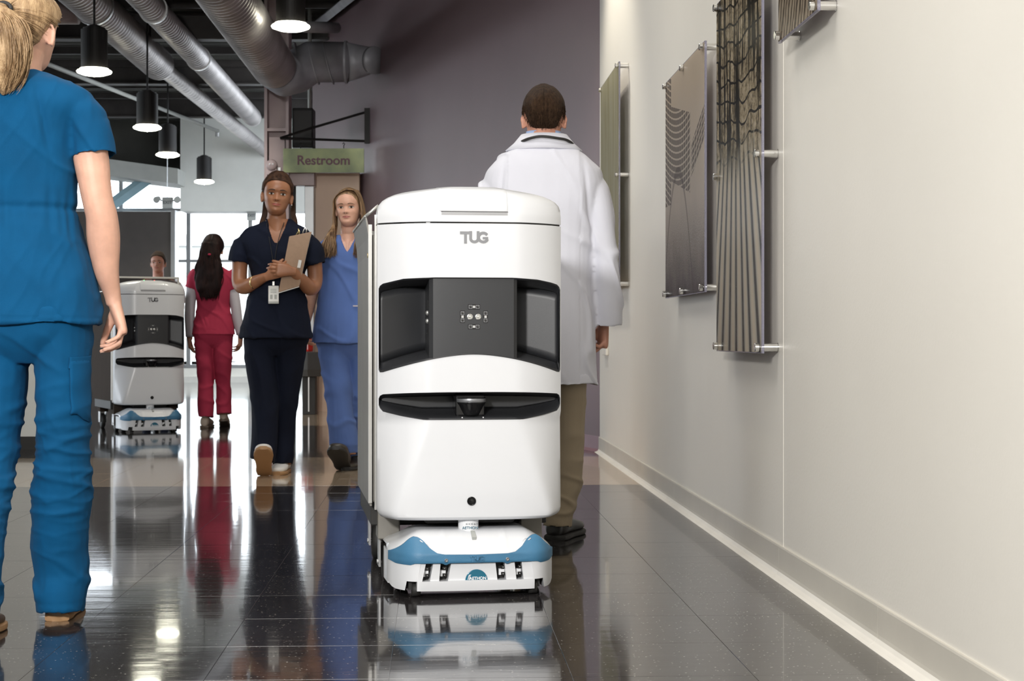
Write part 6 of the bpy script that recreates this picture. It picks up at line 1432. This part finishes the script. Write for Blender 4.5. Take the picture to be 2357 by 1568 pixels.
# =================================================== E: woman in pink scrubs walking away
def make_E():
    Y = 14.5; s = F/Y
    t = empty('person', (P(491, HY, Y).x, Y, 0), 0, 'person in pink scrubs with long dark wavy hair, walking away', 'person')
    o = Vector(t.location); X = lambda px: (px-CX)/s-o.x; Z = lambda py: HC+(HY-py)/s
    b = MB(); cx = X(490)
    HM = Matrix.Translation((X(490), .02, Z(603))) @ Matrix.Rotation(PI, 4, 'Z') @ Matrix.Scale(.97, 4)
    add_head(b, HM, 1.0, n=48, m=40)
    limb(b, [(X(490), 0, Z(622), .07, .06), (X(490), 0, Z(610), .052, .05), (X(490), .01, Z(590), .05, .05)])
    torso(b, [(Z(615), cx, 0, .07, .05, .05), (Z(627), cx, 0, .13, .07, .07), (Z(650), cx, 0, .13, .09, .09), (Z(700), cx, 0, .12, .09, .08), (Z(765), cx, 0, .13, .08, .09)], 1)
    AL = [(X(456), 0, Z(642), .034), (X(443), 0, Z(660), .04), (X(438), .0, Z(700), .036), (X(436), .01, Z(735), .034), (X(435), .03, Z(775), .025), (X(435), .035, Z(782), .024)]
    AR = [(X(524), 0, Z(642), .034), (X(536), 0, Z(664), .038), (X(542), .0, Z(700), .036), (X(546), .01, Z(735), .034), (X(552), .03, Z(770), .025), (X(552), .035, Z(778), .024)]
    limb(b, AL); limb(b, AR); hand(b, (X(434), .035, Z(778)), (.05, .0, -1), (1, .2, 0), (0, 1, 0), sc=.95, curls=(.4, .5, .3)); hand(b, (X(552), .035, Z(774)), (-.05, 0, -1), (-1, .2, 0), (0, 1, 0), sc=.95, curls=(.4, .5, .3))
    L1_ = [(X(470), 0, Z(780), .090, .10), (X(472), 0, Z(830), .080, .09), (X(474), -.0, Z(880), .066, .075), (X(475), -.02, Z(930), .068, .075), (X(475), -.03, Z(960), .062, .07)]
    L2_ = [(X(513), 0, Z(780), .090, .10), (X(513), 0, Z(830), .078, .09), (X(512), .05, Z(880), .066, .075), (X(512), .07, Z(930), .068, .075), (X(513), .06, Z(955), .066, .07)]
    legs(b, L1_, L2_)
    body = link('body', remesh(b, .005, 2), 'skin_tan', t)
    def hl(a): return interp([(0, .19), (60, .15), (80, .09), (180, .02)], a*180/PI)
    rows = cap_hair(HM, hl, .016, None, n=48, m=20, top_off=.008); g = MB(); g.grid(rows); hair = link('hair', g.mesh(), 'hair_black', t); q = hair.modifiers.new('s', 'SOLIDIFY'); q.thickness = .008; q.offset = -1
    g = MB(); limb(g, [(X(490), -.09, Z(560), .07, .035), (X(489), -.115, Z(600), .092, .045), (X(489), -.135, Z(625), .112, .038), (X(487), -.145, Z(655), .108, .030), (X(484), -.14, Z(675), .080, .024), (X(482), -.135, Z(686), .045, .015)], 26, 5, up=(1, 0, 0)); me = g.mesh(); displace(me, lambda p: .012*nz3(p.x*22, p.y*22, p.z*14)+.006*nz3(p.x*60, p.y*60, p.z*20)); link('long_fall', me, 'hair_black', hair)
    g = MB()
    for i in range(240):
        u = rnd.uniform(-1, 1); ph = rnd.uniform(0, 6); le = rnd.uniform(.75, 1.05); pts = []
        for z, w_, y in ((560, .065, -.12), (585, .08, -.145), (612, .100, -.165), (640, .118, -.172), (665, .100, -.165), (688, .07, -.155)): zz = Z(560)+(Z(z)-Z(560))*le; pts.append((X(488)+u*w_+.008*math.sin(zz*32+ph), y+.035*u*u, zz))
        g.tube(catmull(pts, 4), [.0035]*19+[.0015, .0006], 4, False)
    o_ = g.build('hair_strands', 'hair_black', hair, smooth=True); o_['kind'] = 'stuff'
    g = MB(); g.sphere((X(490), -.165, Z(588)), (.014, .01, .010), 10, 6); g.build('hair_clip', 'scrub_pink', hair, smooth=True)
    c = MB(); torso(c, [(Z(612), cx, 0, .07, .06, .06), (Z(618), cx, 0, .11, .075, .075), (Z(628), cx, 0, .16, .095, .095), (Z(645), cx, 0, .175, .105, .105), (Z(680), X(492), 0, .155, .11, .105), (Z(708), X(491), 0, .142, .105, .10), (Z(740), X(492), 0, .168, .12, .12), (Z(771), X(492), 0, .184, .13, .14)], 1, hollow=1)
    for pts in ([(X(455), 0, Z(627), .05, .062), (X(446), 0, Z(640), .054, .06), (X(439), 0, Z(665), .054, .06)], [(X(525), 0, Z(627), .05, .062), (X(534), 0, Z(640), .054, .06), (X(541), 0, Z(668), .054, .06)]): hollow_limb(c, [(a[0], a[1], a[2], a[4], a[3]) for a in pts])
    me = remesh(c, .007, 3); wrinkle(me, .006, 6, 6, 3.5, 26, lambda p: .006*fold(p.x*6+p.z*4, p.y*5, p.z*5)); link('scrub_top', me, 'scrub_pink', t)
    for A in (AL, AR):
        c = MB(); hollow_limb(c, [(a[0], a[1], a[2], a[3]+.009) for a in A[1:-1]], th=.005); c.build('under_sleeve', 'shirt_grey', t, smooth=True)
    c = MB(); torso(c, [(Z(730), X(491), 0, .15, .1, .11), (Z(765), X(491), 0, .175, .11, .13), (Z(788), X(491), 0, .15, .09, .10), (Z(800), X(491), 0, .08, .05, .06)], 1)
    for L_ in (L1_, L2_): hollow_limb(c, [(a[0], a[1], a[2], a[4], a[3]) for a in L_])
    me = remesh(c, .007, 3); wrinkle(me, .005, 7, 7, 3, 29, lambda p: .006*fold(p.x*5+p.z*3, p.y*5, p.z*5)); link('trousers', me, 'scrub_pink', t)
    shoe('shoe', (X(473), -.06, 0), PI, 0, parent=t, up_m='shoe_beige', sole_m='sole_brown', w_=.048, h=.10)
    shoe('shoe', (X(511), .06, .0), PI+.10, -.25, parent=t, up_m='shoe_beige', sole_m='sole_brown', w_=.045, h=.085)
    return t
# =================================================== F: man behind the distant cart
def make_F():
    Y = 18.5; s = F/Y
    t = empty('person', (P(364, HY, Y).x, Y, 0), 0, 'person with dark hair and blue collar facing us behind the distant cart', 'person')
    o = Vector(t.location); X = lambda px: (px-CX)/s-o.x; Z = lambda py: HC+(HY-py)/s
    b = MB(); HM = Matrix.Translation((X(365), -.02, Z(629))) @ Matrix.Scale(1.0, 4); add_head(b, HM, n=48, m=40)
    limb(b, [(0, .01, Z(648), .07, .07), (0, .01, Z(636), .06, .06), (0, 0, Z(620), .058, .058)])
    torso(b, [(1.42, 0, 0, .1, .07, .07), (1.38, 0, 0, .19, .1, .1), (1.2, 0, 0, .18, .12, .12), (1.0, 0, 0, .16, .11, .11), (.85, 0, 0, .17, .11, .12)], -1)
    for s_ in (-1, 1):
        limb(b, [(s_*.2, 0, 1.36, .05), (s_*.24, .02, 1.1, .045), (s_*.22, -.15, .98, .036), (s_*.18, -.28, 1.0, .026)]); hand(b, (s_*.18, -.27, 1.0), (0, -1, 0), (0, 0, -1), (-s_, 0, 0)); limb(b, [(s_*.09, 0, .9, .06), (s_*.1, 0, .5, .05), (s_*.1, .02, .08, .038)])
    body = link('body', remesh(b, .006, 1), 'skin_man', t); face_parts(HM, body, lip='lip_rose')
    hl = lambda a: interp([(0, .188), (40, .176), (60, .15), (76, .12), (84, .09), (100, .08), (130, .05), (180, .04)], a*180/PI)
    g = MB(); g.grid(cap_hair(HM, hl, .008, None, n=48, m=18, top_off=.006)); hair = link('hair', g.mesh(), 'hair_short', t); q = hair.modifiers.new('s', 'SOLIDIFY'); q.thickness = .006; q.offset = -1
    c = MB(); torso(c, [(Z(640), 0, .01, .085, .075, .07), (1.405, 0, 0, .14, .09, .09), (1.37, 0, 0, .20, .11, .11), (1.2, 0, 0, .20, .13, .13), (1.0, 0, 0, .18, .125, .12), (.82, 0, 0, .19, .13, .13)], -1, hollow=1)
    for s_ in (-1, 1): hollow_limb(c, [(s_*.17, 0, 1.35, .07), (s_*.225, 0, 1.27, .065), (s_*.24, .01, 1.14, .062)])
    me = remesh(c, .008, 2); wrinkle(me, .005, 6, 6, 4, 36); link('shirt', me, 'shirt_grey', t)
    g = MB(); g.tube([(.078*math.cos(a), .01+.07*math.sin(a), Z(641)+.012*math.sin(a)) for a in [2*PI*i/24 for i in range(25)]], .012, 8); g.build('collar', 'scrub_light', t, smooth=True)
    c = MB(); torso(c, [(.98, 0, 0, .165, .12, .12), (.85, 0, 0, .175, .12, .13), (.78, 0, 0, .17, .11, .12)], -1)
    for s_ in (-1, 1): hollow_limb(c, [(s_*.095, 0, .82, .09), (s_*.1, 0, .5, .078), (s_*.1, .01, .07, .07)])
    me = remesh(c, .009, 2); wrinkle(me, .005, 6, 6, 4, 39); link('trousers', me, 'scrub_navy', t)
    for s_ in (-1, 1): shoe('shoe', (s_*.1, .04, 0), 0, 0, parent=t, up_m='shoe_black', sole_m='rubber_black')
    return t
for fn_ in (make_A, make_B, make_C, make_D, make_E, make_F): fn_()
